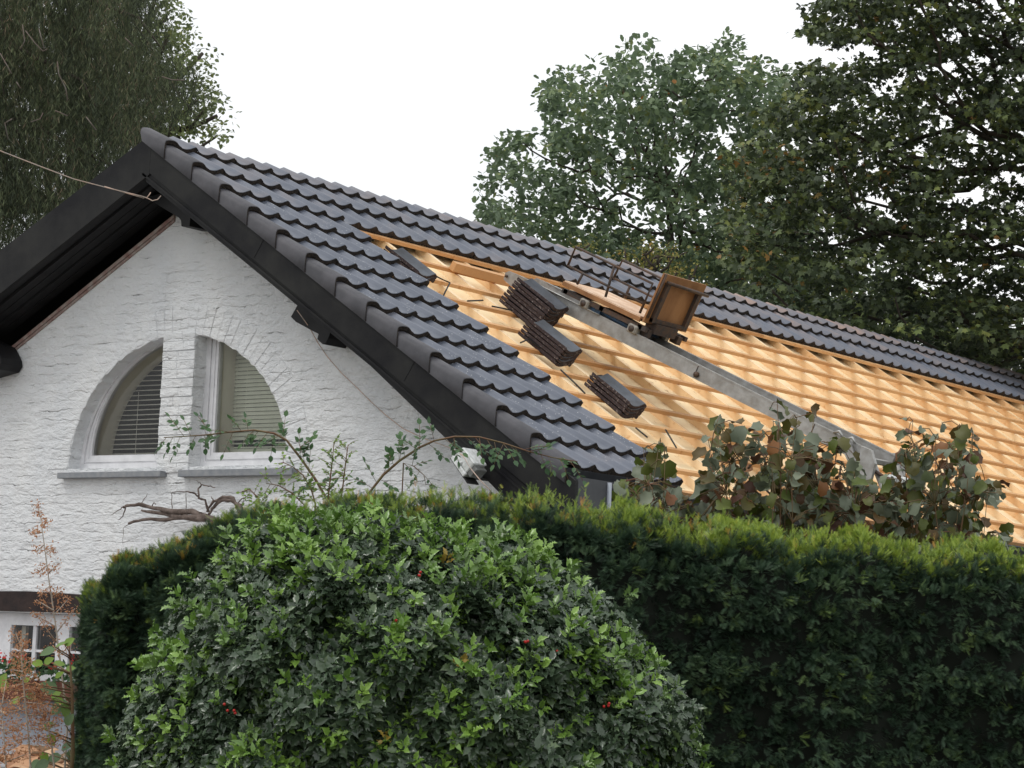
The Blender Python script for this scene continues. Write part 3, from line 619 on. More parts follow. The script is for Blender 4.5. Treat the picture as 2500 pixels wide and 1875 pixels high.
for (u0, u1) in ((3.28, 3.36), (3.40, 3.47)):
    q = MB(); q.tube([hp(u0, 2.605, .0), hp((u0+u1)/2, 2.600, .03), hp(u1, 2.605, .0)], .010, 6); q.build('clamp', M_ALU, hoist)

# carriage
car = empty('hoist_platform', G(2.3, 2.9, -1.2), 'rusty framed hoist platform with plywood tailboard halfway up the rail', 'hoist platform')
def GX(x, y, z): return G(x, y, z)
AXn = (.0, .0)
d0 = np.array([1.985, 0, -.925]); d1 = np.array([2.70, 0, -1.243]); dd = (d1-d0); dn = np.array([-dd[2], 0, dd[0]]); dn /= np.linalg.norm(dn)
D = lambda t, y, m: d0 + dd*t + np.array([0, y, H]) + dn*m
q = MB(); q.frame(D(0, 2.60, -.022), dd, YV*.60, dn*.020); q.build('deck', M_PLY2, car)
q = MB(); q.frame(D(-.01, 2.592, -.046), dd*1.02, YV*.016, dn*.034); q.build('deck_edge_board', M_PLY, car)
q = MB()
for y_ in (2.61, 3.17): q.frame(D(0, y_, -.10), dd*1.1, YV*.035, dn*.037)
for t in (.02, .5, 1.0): q.frame(D(t, 2.61, -.098), dd*.05, YV*.59, dn*.034)
q.build('chassis', M_RUST, car)
q = MB(); q.tube([D(.42, 2.66, -.10), D(.98, 2.66, -.125)], .022, 8); q.tube([D(.42, 2.95, -.10), D(.98, 2.95, -.125)], .02, 8); q.frame(D(.35, 2.63, -.135), dd*.16, YV*.35, dn*.04); q.build('tow_bar', M_BLUE, car)
for x, z, y_ in ((2.173, -1.12, 2.585), (2.627, -1.338, 2.585), (2.173, -1.12, 2.99), (2.627, -1.338, 2.99)):
    q = MB(); c0 = G(x, y_, z); q.frame(c0-AX*.045-AM*.035, AX*.09, YV*.075, AM*.07); W_ = q.build('wheel_block', M_ROLL, car, bevel=.012)
    q = MB(); q.tube([c0+YV*-.003, c0+YV*.01], .026, 12); q.build('hub', M_RUST, W_)
def bars(name, y_, segs, r=.0105):
    q = MB()
    for pts in segs: q.tube([G(x, y_, z) for x, z in pts], r, 6)
    q.build(name, M_RUST, car)
bars('guard_rail', 2.60, [[(2.006, -.813), (2.074, -.671), (2.798, -1.002), (2.690, -1.221)], [(2.441, -.845), (2.370, -1.08)], [(2.006, -.813), (2.151, -.884), (2.718, -1.149)], [(2.151, -.884), (2.10, -.966)]])
bars('guard_rail', 3.19, [[(2.036, -.823), (2.116, -.683), (2.80, -.995), (2.70, -1.215)], [(2.036, -.823), (2.396, -.988), (2.72, -1.13)], [(2.194, -.90), (2.15, -.99)]])
# tailboard
tb0 = np.array([2.900, 0, -.930]); tb1 = np.array([2.722, 0, -1.290]); tv = tb0-tb1; tn = np.array([-tv[2], 0, tv[0]]); tn /= np.linalg.norm(tn)
if tn[0] < 0: tn = -tn
Tb = lambda t, y, m: tb1+tv*t+np.array([0, y, H])+tn*m
q = MB(); q.frame(Tb(0, 2.60, -.012), tv, YV*.60, tn*.016); q.build('tailboard', M_PLY, car)
q = MB()
q.frame(Tb(.04, 2.66, .005), tv*.80, YV*.045, tn*.03); q.frame(Tb(.04, 3.10, .005), tv*.80, YV*.045, tn*.03); q.frame(Tb(.05, 2.66, .006), tv*.07, YV*.48, tn*.028)
q.tube([Tb(.86, 2.64, .035), Tb(.82, 3.22, .04)], .014, 6); q.tube([Tb(.1, 2.615, .01), Tb(1.0, 2.615, .01)], .011, 6)
q.build('tailboard_frame', M_RUST, car)
q = MB(); q.frame(Tb(-.16, 2.72, -.05), tv*.2, YV*.30, tn*.10); q.frame(Tb(-.26, 2.66, -.03), tv*.16, YV*.06, tn*.07); q.frame(Tb(-.26, 3.08, -.03), tv*.16, YV*.06, tn*.07); q.build('coupling', M_RUST, car)

# ================================================================== THINGS ON THE GABLE
lamp = empty('security_lamp', G(3.12, -.1, -2.75), 'weathered white box lamp tilted on the gable wall under the verge', 'lamp')
ux = np.array([math.cos(R(-48)), 0, math.sin(R(-48))]); uy = np.array([-ux[2], 0, ux[0]])
lo_ = on(1109, 1113, 1, -.30)
q = MB(); q.frame(lo_, ux*.150, uy*.085, YV*.13); q.frame(lo_+uy*.078+ux*.006-YV*.006, ux*.145, uy*.014, YV*.142); q.build('casing', M_LAMP, lamp, bevel=.007)
q = MB(); q.frame(lo_-uy*.030-YV*.010-ux*.006, ux*.165, uy*.030, YV*.15); q.frame(lo_+ux*.07-uy*.004-YV*.014, ux*.012, uy*.03, YV*.02); q.build('rim', M_LAMP, lamp, bevel=.005)
q = MB(); q.frame(lo_+ux*.152+uy*.0-YV*-.008, ux*.040, uy*.075, YV*.11); q.build('lens', M_LAMPD, lamp, bevel=.004)
q = MB(); q.frame(lo_+ux*.1-uy*.045+YV*.04, ux*.05, uy*.02, YV*.58); q.frame(lo_-uy*.036-ux*.01, ux*.22, uy*.008, YV*.12); q.build('bracket', M_STRAP, lamp)
P = [on(u, v, 1, y_) for u, v, y_ in ((725, 757, .02), (755, 798, .1), (775, 835, .25), (800, 872, .29), (835, 912, .29), (870, 945, .28), (905, 980, .29), (940, 1012, .28), (985, 1047, .26), (1040, 1072, .22), (1095, 1092, .12), (1112, 1100, -.25), (1130, 1112, -.33), (1150, 1145, -.33), (1172, 1172, -.33), (1195, 1195, -.30), (1215, 1230, -.2), (1235, 1300, -.1))]
q = MB(); q.tube(P, .0034, 6); tag(q.build('wall_cable', M_CABLE), 'thin sagging cable running down the gable wall to the box lamp', 'cable')
P = [at(u, v, d) for u, v, d in ((-420, 205, 15.0), (-150, 310, 15.8), (0, 368, 16.3), (90, 403, 16.9), (180, 437, 17.5), (260, 458, 18.0))]+[on(u, v, 1, y_) for u, v, y_ in ((330, 475, -.25), (346, 479, -.20), (358, 483, -.16), (372, 490, -.15), (385, 487, -.13), (393, 478, -.10))]
q = MB(); q.tube(P, .0036, 6); q.tube([P[8], on(364, 476, 1, -.15), on(368, 470, 1, -.15)], .004, 5); q.tube([at(255, 455, 18.05), on(310, 472, 1, -.28), on(352, 484, 1, -.17)], .003, 5)
tag(q.build('overhead_wire', M_CABLE), 'pale twisted overhead wire coming in to the gable peak', 'wire')
# window boxes and flowers
for i, (x0, x1, lab) in enumerate(((-1.72, -1.02, 'brown window box with red flowers on the ground floor sill at the picture edge'), (-.93, -.25, 'brown window box on the ground floor sill beside the hedge corner'))):
    bx_ = empty('window_box', G((x0+x1)/2, .20, -4.318), lab, 'window box')
    q = MB(); q.prism([G(x0, .13, -4.316), G(x1, .13, -4.316), G(x1+.02, .11, -4.17), G(x0-.02, .11, -4.17)], (0, .16, 0)); q.build('trough', M_TERRA, bx_, bevel=.004)
    n = 420; P = np.stack([rng.uniform(x0, x1, n), rng.uniform(.06, .30, n), rng.uniform(-4.20, -4.03, n)+H], 1); D_ = unit(n); D_[:, 2] = abs(D_[:, 2])*.6
    scatter('foliage', ([(0, 0, 0), (.3, .35, 0), (.8, .35, .05), (1, 0, 0), (.8, -.35, .05), (.3, -.35, 0)], [(0, 1, 2, 3, 4, 5)]), P, D_, unit(n)+[0, 0, 1], rng.uniform(.02, .05, n), rng.random(n)*.5, M_ROSE, bx_)
    for fx in (x0+.12, x0+.33, x0+.42, x0+.55):
        n = 14; P = np.stack([fx+rng.normal(size=n)*.022, rng.uniform(.10, .16, n), rng.normal(size=n)*.018-4.02+H+rnd.uniform(-.04, .04)], 1)
        scatter('flower_cluster', ([(0, 0, 0), (.5, .5, .1), (1, 0, .2), (.5, -.5, .1)], [(0, 1, 2, 3)]), P, unit(n), unit(n), .024, rng.random(n), M_FLOWER, bx_)
#@@ROOF_THINGS

# ================================================================== PLANTS
LEAF6 = ([(0, 0, 0), (.25, .30, .06), (.62, .34, .05), (1, 0, -.06), (.62, -.34, .05), (.25, -.30, .06)], [(0, 3, 2, 1), (0, 5, 4, 3)])
MAPLE = ([(0, 0, 0), (.12, .28, .02), (.05, .52, -.05), (.38, .36, .03), (.66, .52, -.05), (.64, .22, .03), (1, 0, -.08), (.64, -.22, .03), (.66, -.52, -.05), (.38, -.36, .03), (.05, -.52, -.05), (.12, -.28, .02)],
         [(0, 3, 2, 1), (0, 6, 5, 4, 3), (0, 9, 8, 7, 6), (0, 11, 10, 9)])
OAKL = ([(0, 0, 0), (.2, .18, .04), (.38, .12, .02), (.55, .30, .05), (.70, .18, .02), (.85, .22, 0), (1, 0, -.05), (.85, -.22, 0), (.70, -.18, .02), (.55, -.30, .05), (.38, -.12, .02), (.2, -.18, .04)],
        [(0, 6, 5, 4, 3, 2, 1), (0, 11, 10, 9, 8, 7, 6)])
OAKQ = ([(0, 0, 0), (.15, .25, .05), (.35, .30, .02), (.5, .42, .06), (.72, .30, .02), (.9, .25, 0), (1, 0, -.06), (.9, -.25, 0), (.72, -.30, .02), (.5, -.42, .06), (.35, -.30, .02), (.15, -.25, .05)], [(0, 6, 5, 4, 3, 2, 1), (0, 11, 10, 9, 8, 7, 6)])
def inpoly(px, py, poly):
    poly = np.array(poly, float); x0, y0 = poly[:, 0], poly[:, 1]; x1, y1 = np.roll(x0, -1), np.roll(y0, -1)
    c = np.zeros(len(px), bool)
    for a, b, c_, d in zip(x0, y0, x1, y1):
        if b != d: c ^= ((b > py) != (d > py)) & (px < (c_-a)*(py-b)/(d-b)+a)
    return c
def sample_poly(poly, n, keep=None):
    poly_ = np.array(poly, float); lo, hi = poly_.min(0), poly_.max(0); out = np.zeros((0, 2))
    while len(out) < n:
        q = rng.uniform(lo, hi, (n*3, 2)); q = q[inpoly(q[:, 0], q[:, 1], poly)]
        if keep is not None: q = q[keep(q)]
        out = np.concatenate([out, q])
    return out[:n]
def AT(u, v, d): return CAM + ((u-CX)/F_PX)[:, None]*RT*d[:, None] - ((v-CY)/F_PX)[:, None]*UP*d[:, None] + FW*d[:, None]
def limbs(mb, base, targets, r0, n=6, wob=.25):
    """trunk and limbs: each target joined to the growing skeleton at the closest lower point"""
    for k, (tgt, r) in enumerate(targets):
        tgt = np.array(tgt); best = min(mb.nodes, key=lambda nd: np.linalg.norm(nd[0]-tgt)+max(0, nd[0][2]-tgt[2])*3 + (0 if nd[1] > r else 3))
        p0, rr = best; rr = min(rr*.75, r); m = 6; pts = []
        for i in range(m+1):
            t = i/m; p = p0*(1-t)+tgt*t; p = p+np.array([0, 0, -np.linalg.norm(tgt-p0)*.12*math.sin(math.pi*t)]) + (rng.normal(size=3)*wob*np.linalg.norm(tgt-p0)*.12 if 0 < i < m else 0); pts.append(p)
        rad = [rr*(1-.75*i/m)+.008 for i in range(m+1)]
        mb.tube(pts, rad, n)
        for i in range(1, m+1): mb.nodes.append((pts[i], rad[i]))
def tree(name, label, cat, poly, D, thick, ncl, nleaf, clr, leaf, tmpl, material, tbase, keep=None, flat=.6, tilt=(0, 0, 1), ntgt=60, r0=.45, group=None, droop=0, tintf=None, bark=None):
    q = sample_poly(poly, ncl, keep); d = D+rng.uniform(-thick, thick, ncl)
    C_ = AT(q[:, 0], q[:, 1], d)
    base = at(tbase[0], tbase[1], D); base[2] = 0
    root = empty(name, base, label, cat, group)
    # twigs and leaves of each cluster
    nl = nleaf*ncl; ci = np.repeat(np.arange(ncl), nleaf)
    off = unit(nl)*(rng.random(nl)**.45)[:, None]*(clr*rng.uniform(.6, 1.25, ncl))[ci][:, None]; off[:, 2] *= flat
    P = C_[ci]+off; X = off/clr+unit(nl)*.8; X[:, 2] -= .25+droop; Z = unit(nl)*.75+np.array(tilt)
    ct = rng.normal(0, .12, ncl)[ci]
    tn = np.clip(rng.beta(2.2, 2.6, nl)+ct, 0, .93); tn[rng.random(nl) < .0025] = 1
    if tintf is not None: tn = tintf(q[ci], tn)
    scatter('crown', tmpl, P, X, Z, leaf*rng.uniform(.6, 1.2, nl), tn, material, root, Sy=rng.uniform(.7, 1.1, nl))
    tb = MB(); tb.nodes = []
    top = C_[:, 2].max(); cen = C_.mean(0); pts = [base+np.array([0, 0, -.1])]; hh = min(cen[2], top*.72)
    for i in range(1, 7): pts.append(base*(1-i/6)+np.array([cen[0]*.35+base[0]*.65, cen[1]*.35+base[1]*.65, hh])*(i/6)+rng.normal(size=3)*np.array([.12, .12, 0]))
    rad = [r0*(1-.5*i/6) for i in range(7)]; tb.tube(pts, rad, 12)
    for p, r in zip(pts[3:], rad[3:]): tb.nodes.append((p, r))
    idx = rng.choice(ncl, min(ntgt, ncl), replace=False); idx = idx[np.argsort(np.linalg.norm(C_[idx]-pts[-1], axis=1))]
    limbs(tb, base, [(C_[i], r0*.35*(.25+.75*(1-k/len(idx)))) for k, i in enumerate(idx)], r0)
    tb.build('trunk', bark or M_BARK, root)
    return root
# --- centre oak
OAKP = [(1180, 640), (1185, 477), (1189, 406), (1213, 348), (1256, 324), (1279, 344), (1283, 385), (1322, 371), (1338, 305), (1342, 254), (1324, 215), (1338, 183), (1393, 171), (1424, 203), (1444, 191), (1463, 144), (1475, 199),
        (1503, 191), (1506, 120), (1540, 95), (1589, 117), (1608, 156), (1640, 140), (1663, 109), (1698, 101), (1734, 95), (1785, 97), (1796, 140), (1824, 136), (1847, 132), (1859, 160), (1894, 150), (1926, 175), (1940, 230), (1990, 420), (2000, 760), (1500, 760)]
def oak_keep(q):
    u, v = q[:, 0], q[:, 1]; k = np.ones(len(q), bool)
    for (a, b, ru, rv, pr) in ((1240, 460, 30, 25, .8), (1310, 470, 25, 30, .7), (1640, 330, 18, 26, .9), (1655, 400, 16, 22, .9), (1500, 350, 26, 18, .7), (1660, 240, 30, 16, .7), (1420, 270, 20, 18, .6), (1560, 430, 22, 12, .6), (1700, 480, 22, 18, .7), (1625, 480, 14, 14, .8), (1850, 300, 20, 30, .5), (1400, 390, 26, 14, .6), (1450, 560, 60, 14, .6), (1720, 620, 60, 20, .6)):
        k &= ~((((u-a)/ru)**2+((v-b)/rv)**2 < 1) & (rng.random(len(q)) < pr))
    return k
tree('oak_tree', 'tall mid green oak standing behind the roof in the middle of the sky', 'tree', OAKP, 42, 2.6, 820, 28, .26, .122, OAKQ, M_OAK, (1640, 900), oak_keep, flat=.75, ntgt=48, r0=.11)
# --- right maple
MAPP = [(2350, -330), (2120, -260), (2040, -120), (2010, -60), (1990, 0), (1946, 46), (1964, 77), (1995, 97), (2020, 128), (2070, 105), (2107, 108), (2128, 133), (2077, 164), (2050, 180), (2041, 159), (1974, 149), (1954, 179), (1959, 215), (1938, 236), (1902, 251), (1861, 272), (1877, 307), (1892, 328),
        (1810, 348), (1795, 390), (1800, 450), (1790, 520), (1770, 600), (1790, 650), (1820, 720), (1900, 820), (3000, 1000), (3300, 500), (3200, -100), (2800, -330)]
def map_keep(q):
    u, v = q[:, 0], q[:, 1]; k = np.ones(len(q), bool)
    for (a, b, ru, rv, pr) in ((2110, 118, 45, 16, 1), (2150, 205, 50, 16, .9), (2310, 313, 75, 14, 1), (2400, 300, 30, 10, .8), (2420, 370, 45, 18, .9), (2380, 470, 55, 24, .8), (2460, 430, 40, 30, .7), (2420, 600, 45, 24, .8), (2470, 645, 40, 20, .9), (2350, 630, 30, 16, .7), (1880, 460, 25, 16, .8), (1920, 500, 25, 14, .7), (2100, 400, 20, 10, .7), (2440, 20, 40, 20, .6), (2200, 250, 40, 12, .6), (2330, 180, 50, 12, .5), (2480, 180, 30, 14, .6)):
        k &= ~((((u-a)/ru)**2+((v-b)/rv)**2 < 1) & (rng.random(len(q)) < pr))
    return k
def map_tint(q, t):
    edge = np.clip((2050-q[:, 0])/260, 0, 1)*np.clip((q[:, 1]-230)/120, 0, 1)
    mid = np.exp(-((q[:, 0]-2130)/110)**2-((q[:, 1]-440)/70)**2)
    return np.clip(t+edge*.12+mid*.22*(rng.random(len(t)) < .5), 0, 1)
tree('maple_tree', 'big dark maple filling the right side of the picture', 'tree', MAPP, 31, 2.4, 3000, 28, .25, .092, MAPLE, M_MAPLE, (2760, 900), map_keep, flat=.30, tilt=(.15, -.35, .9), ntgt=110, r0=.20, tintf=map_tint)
# low dark growth beneath the maple
tree('background_tree', 'dark bushy tree low behind the ridge between oak and maple', 'tree', [(1620, 640), (1720, 590), (1850, 620), (2000, 640), (2500, 760), (2700, 1000), (1900, 900), (1600, 720)], 50, 2.0, 420, 30, .42, .15, OAKQ, M_MAPLE, (1900, 900), None, flat=.7, ntgt=40, r0=.3)
# --- left: broadleaf behind, drooping conifer in front
tree('lime_tree', 'broad leaved tree showing pale green past the right edge of the drooping conifer', 'tree', [(-200, -260), (200, -280), (360, -160), (420, 0), (445, 35), (452, 80), (470, 95), (468, 140), (500, 125), (515, 150), (512, 200), (535, 205), (520, 235), (548, 272), (530, 300), (535, 345), (505, 350), (450, 345), (300, 345), (-300, 500), (-420, 100)],
     38, 2.0, 800, 32, .30, .085, LEAF6, M_LIME, (200, 900), lambda q: rng.random(len(q)) < np.where(q[:, 0] > 330, 1, .55), flat=.55, tilt=(0, -.2, 1), ntgt=110, r0=.4)
CONP = [(-750, 300), (-620, -300), (-300, -560), (60, -560), (280, -300), (350, -120), (375, 10), (345, 50), (372, 100), (345, 150), (440, 175), (468, 205), (455, 245), (405, 262), (395, 300), (340, 335), (335, 380), (280, 420), (220, 560), (100, 720), (-400, 950), (-750, 800)]
nst = 0
def conifer():
    D = 26; base = at(-220, 900, D); base[2] = 0
    root = empty('drooping_conifer', base, 'old dark conifer with drooping curtains of foliage at the top left', 'tree')
    n = 14500; q = sample_poly(CONP, n, lambda q: (rng.random(len(q)) < np.where((q[:, 0] > -120) & (q[:, 1] > -100), 1, .42)) & np.all([~((((q[:, 0]-a)/ru)**2+((q[:, 1]-b)/rv)**2 < 1) & (rng.random(len(q)) < pr)) for a, b, ru, rv, pr in
        ((110, 20, 26, 18, .95), (110, 60, 22, 14, .95), (100, 75, 16, 10, .9), (78, 140, 22, 12, .95), (62, 142, 12, 12, .9), (330, 190, 12, 12, .9), (285, 140, 12, 12, .9), (222, 287, 9, 8, .9), (150, 375, 14, 14, .95), (60, 395, 14, 16, .95), (230, 345, 12, 12, .8), (220, 395, 26, 12, .9), (185, 425, 20, 10, .9), (175, 15, 20, 10, .7), (30, 160, 12, 12, .8), (320, 270, 16, 8, .7), (180, 190, 8, 8, .8), (345, 310, 10, 10, .8), (95, 205, 8, 8, .8), (135, 305, 10, 8, .8))], axis=0))
    d = D+rng.uniform(-2, 2, n); S0 = AT(q[:, 0], q[:, 1], d)
    ln = rng.uniform(.3, .8, n); cl = rng.normal(0, .10, n)+.16*np.sin(q[:, 0]/33+q[:, 1]/57)*np.sin(q[:, 1]/39+1)
    # hanging sprays: each a drooping axis feathered with short needle shoots
    m = 26; ti = np.repeat(np.arange(n), m); t = np.tile(np.linspace(0, 1, m), n)
    sway = rng.normal(size=(n, 3))*.12; sway[:, 2] = 0
    S0 = S0+np.stack([.10*np.sin(q[:, 1]/13+q[:, 0]/29), .1*np.sin(q[:, 1]/17), .0*ln], 1)
    P = S0[ti]+np.stack([sway[ti, 0]*t**.6, sway[ti, 1]*t**.6, -ln[ti]*t+ln[ti]*.5], 1)+rng.normal(size=(n*m, 3))*.013
    X = unit(n*m)*.6; X[:, 2] -= .9
    tn = np.clip(.42+cl[ti]+rng.normal(0, .16, n*m)+.12*(t-.5), 0, 1)
    NEED = ([(0, -.035, 0), (.5, -.055, 0), (1, 0, 0), (.5, .055, 0), (0, .035, 0)], [(0, 1, 2, 3, 4)])
    scatter('crown', NEED, P, X, unit(n*m), rng.uniform(.035, .085, n*m), tn, M_SPRUCE, root)
    tb = MB(); tb.tube([base, base+np.array([0, 0, 5.]), base+np.array([0.1, 0, 8.2]), base+np.array([0.2, 0, 10.2])], [.26, .2, .10, .03], 12)
    for k in range(46):
        a, b = q[rng.integers(n)]; p1 = at(a, b, D+rng.uniform(-1.5, 1.0)); zt = min(9.6, p1[2]+.5); p0 = base+np.array([.1, 0, zt]); 
        tb.tube([p0, p0*.5+p1*.5+np.array([0, 0, .35]), p1+np.array([0, 0, .05]), p1+(p1-p0)*.12+np.array([0, 0, -.25])], [.035, .026, .016, .006], 6)
    tb.build('trunk', M_BARK, root)
    tw = MB()
    for pts in ([(55, 60), (60, 100), (50, 120)], [(62, 75), (85, 105), (105, 125), (115, 120)], [(140, 150), (143, 180), (160, 215), (165, 245)], [(395, 187), (420, 195), (450, 196)], [(105, 275), (98, 290), (75, 298)], [(135, 270), (165, 283)], [(0, 130), (20, 165), (28, 180)], [(305, 92), (325, 112)], [(20, 340), (12, 300), (30, 290)], [(210, 285), (235, 318)], [(95, 70), (108, 120)], [(40, 200), (50, 215)]):
        tw = MB(); tw.tube([at(u, v, 23.3) for u, v in pts], .0055, 5); tw.build('bare_twig', M_TWIG, root)
conifer()
# yellow shrub just behind the ridge
YP = [(1385, 590), (1400, 570), (1430, 585), (1500, 610), (1560, 600), (1590, 585), (1640, 610), (1700, 620), (1730, 660), (1700, 720), (1560, 690), (1400, 640)]
tree('yellow_shrub', 'thin straggly yellowing shrub peeping over the ridge behind the hoist platform', 'shrub', YP, 30, .6, 75, 20, .13, .045, LEAF6, M_YELLOW, (1560, 900), lambda q: rng.random(len(q)) < .7, flat=1.0, ntgt=60, r0=.08)
#@@TREES

# --- yew hedge
def hedge():
    # stations along the hedge: (u, v of the top line, depth)
    st = [(205, 1500, 10.5), (250, 1435, 10.3), (320, 1375, 10.25), (420, 1328, 10.2), (520, 1296, 10.2), (640, 1275, 10.2), (800, 1252, 10.25), (1000, 1238, 10.3), (1200, 1238, 10.35), (1400, 1252, 10.4), (1600, 1280, 10.45), (1800, 1308, 10.5), (2000, 1328, 10.6), (2250, 1350, 10.7), (2500, 1368, 10.8), (2800, 1390, 10.95)]
    A = []
    for u, v, d in st: A.append(at(u, v, d))
    A = np.array(A)
    along = A[-1]-A[2]; along[2] = 0; along /= np.linalg.norm(along); back = np.array([-along[1], along[0], 0])
    if np.dot(back, FW) < 0: back = -back
    # profile across: t 0..1 from front foot over the top to the back foot, radius of the shoulder .20
    def prof(t, z):
        if t < .46: return (-.40-.04*math.sin(t*4), z*t/.46*.93)
        if t < .60: a = (t-.46)/.14*math.pi/2; return (-.40+.24*(1-math.cos(a)), z*.93+.07*z*math.sin(a))
        if t < .80: return (-.16+(t-.60)/.20*.42, z*(1+.004*math.sin((t-.6)*15)))
        a = (t-.80)/.2; return (.26+.14*a, z*(1-a))
    def surf(f, t):
        i = min(int(f), len(A)-2); r = f-i; p = A[i]*(1-r)+A[i+1]*r
        w_, h = prof(t, p[2]); b = np.array([p[0], p[1], 0])+back*w_; b[2] = h
        b += back*.035*math.sin(f*3.1+h*4)+np.array([0, 0, .02*math.sin(f*5.3)])
        return b
    root = empty('yew_hedge', np.array([A[6][0], A[6][1], 0]), 'tall clipped dark yew hedge with yellow green new growth along its top', 'hedge')
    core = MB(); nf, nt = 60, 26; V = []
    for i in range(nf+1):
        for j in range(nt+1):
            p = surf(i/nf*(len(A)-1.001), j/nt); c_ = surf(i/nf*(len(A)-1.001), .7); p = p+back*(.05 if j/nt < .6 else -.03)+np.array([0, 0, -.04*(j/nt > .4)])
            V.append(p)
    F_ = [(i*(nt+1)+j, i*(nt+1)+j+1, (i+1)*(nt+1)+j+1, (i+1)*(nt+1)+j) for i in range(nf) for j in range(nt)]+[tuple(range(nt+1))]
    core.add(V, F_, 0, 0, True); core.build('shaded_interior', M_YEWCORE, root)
    # tufts of sprigs
    nt_ = 17000; K = 11; f = rng.uniform(0, len(A)-1.01, nt_); t = rng.uniform(0, .80, nt_)
    t = np.where(rng.random(nt_) < .74, rng.uniform(.17, .62, nt_), t)
    P = np.zeros((nt_, 3)); Nn = np.zeros((nt_, 3))
    for k in range(nt_):
        p = surf(f[k], t[k]); p2 = surf(f[k], min(t[k]+.02, .99)); tv_ = p2-p; nn = np.cross(along, tv_); l = np.linalg.norm(nn)+1e-9; nn /= l
        if np.dot(nn, back) > .3 and t[k] < .6: nn = -nn
        if t[k] >= .5 and nn[2] < 0: nn = -nn
        P[k] = p; Nn[k] = nn
    lump = .045*np.sin(P[:, 0]*9+P[:, 2]*7)*np.sin(P[:, 1]*8-P[:, 2]*11)+.03*np.sin(P[:, 0]*23-P[:, 2]*19)*np.sin(P[:, 1]*21+P[:, 2]*17)
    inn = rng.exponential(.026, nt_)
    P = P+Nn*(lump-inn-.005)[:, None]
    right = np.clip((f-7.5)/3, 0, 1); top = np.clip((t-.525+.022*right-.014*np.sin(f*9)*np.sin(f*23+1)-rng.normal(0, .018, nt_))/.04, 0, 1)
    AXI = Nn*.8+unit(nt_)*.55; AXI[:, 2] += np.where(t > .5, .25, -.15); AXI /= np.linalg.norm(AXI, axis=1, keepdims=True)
    tt0 = np.clip(rng.beta(2, 2.4, nt_)*.60+lump*1.4-inn*1.5, .02, .58); tt0 = np.where(rng.random(nt_) < .035, rng.uniform(.58, .70, nt_), tt0)  # deeper tufts tinted darker: older needles plus gap shade put into the colour
    young = top*(rng.random(nt_) < (.50+.42*right)); tt0 = np.where(young > .3, rng.uniform(.62, .80, nt_)+.10*right, tt0)
    orange = (top > .3) & (rng.random(nt_) < .13*(1-right)+.01); tt0 = np.where(orange, rng.uniform(.92, 1, nt_), tt0)
    ti = np.repeat(np.arange(nt_), K); nn_ = nt_*K
    X = AXI[ti]+unit(nn_)*.62; X /= np.linalg.norm(X, axis=1, keepdims=True)
    P2 = P[ti]+X*rng.uniform(0, .022, nn_)[:, None]+unit(nn_)*.008
    Z = unit(nn_)*.5+np.array([0, 0, .8])+Nn[ti]*.5
    sz = rng.uniform(.024, .045, nn_)*np.where(top[ti] > .5, .78, 1)
    YV_ = [(0, -.02, 0), (1, 0, 0), (0, .02, 0)]; YF = [(0, 1, 2)]
    for i in range(9):
        x = .05+.10*i; l = .30*(1-.5*abs(i/8-.35))
        for sgn in (-1, 1):
            b = len(YV_); YV_ += [(x-.028, 0, 0), (x+.15, sgn*l, .05), (x+.030, 0, 0)]; YF.append((b, b+1, b+2) if sgn > 0 else (b, b+2, b+1))
    SPR = (YV_, YF)
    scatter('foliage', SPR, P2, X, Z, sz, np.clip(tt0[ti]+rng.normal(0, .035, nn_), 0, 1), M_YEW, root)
    # upright new shoots along the top
    ns = 330; f2 = rng.uniform(4.5, len(A)-1.01, ns); t2 = rng.uniform(.52, .78, ns); B = np.array([surf(a, b) for a, b in zip(f2, t2)])
    hs = rng.uniform(.02, .07, ns)*(1+.9*(rng.random(ns) < .10)); pr = np.repeat(np.arange(ns), 9); tt = np.tile(np.linspace(.1, 1, 9), ns)
    lean = rng.normal(size=(ns, 3))*.22; lean[:, 2] = 1; P2 = B[pr]+lean[pr]*(hs[pr]*tt)[:, None]
    X2 = unit(ns*9)*.7; X2[:, 2] = abs(X2[:, 2])+.5
    scatter('new_shoots', SPR, P2, X2, unit(ns*9), rng.uniform(.018, .032, ns*9), np.clip(rng.uniform(.62, .84, ns)[pr]+rng.normal(0, .03, ns*9)+.16*(rng.random(ns)[pr] < .16), 0, 1), M_YEW, root)
hedge()

# --- holly bush
HV = [(0, 0, 0), (.28, 0, .03), (.55, 0, .03), (.8, 0, 0), (1.04, 0, -.06)]
edge = [(.10, .10), (.20, .30), (.30, .25), (.46, .39), (.56, .30), (.72, .31), (.82, .15)]
def holly_template(spiny=True):
    V = list(HV); 
    for sgn in (1, -1):
        for i, (x, y) in enumerate(edge):
            if not spiny: y = [.12, .24, .28, .30, .27, .2, .12][i]
            V.append((x, sgn*y, (.15 if i % 2 else .03)*(1 if spiny else .5)+.1*abs(y)))
    F_ = []
    for s_, o in ((1, 5), (-1, 12)):
        quads = [(0, 1, o+1, o), (1, o+2, o+1), (1, 2, o+3, o+2), (2, o+4, o+3), (2, 3, o+5, o+4), (3, o+6, o+5), (3, 4, o+6)]
        F_ += [q if s_ > 0 else q[::-1] for q in quads]
    return (V, F_)
HP = [(255, 1960), (300, 1865), (322, 1780), (362, 1680), (395, 1610), (428, 1530), (480, 1462), (535, 1395), (590, 1345), (640, 1318), (700, 1300), (780, 1288), (870, 1296), (960, 1300), (1040, 1318), (1130, 1338), (1230, 1352), (1320, 1390), (1400, 1442), (1490, 1492), (1535, 1552), (1575, 1625), (1640, 1695), (1690, 1750), (1680, 1810), (1665, 1960)]
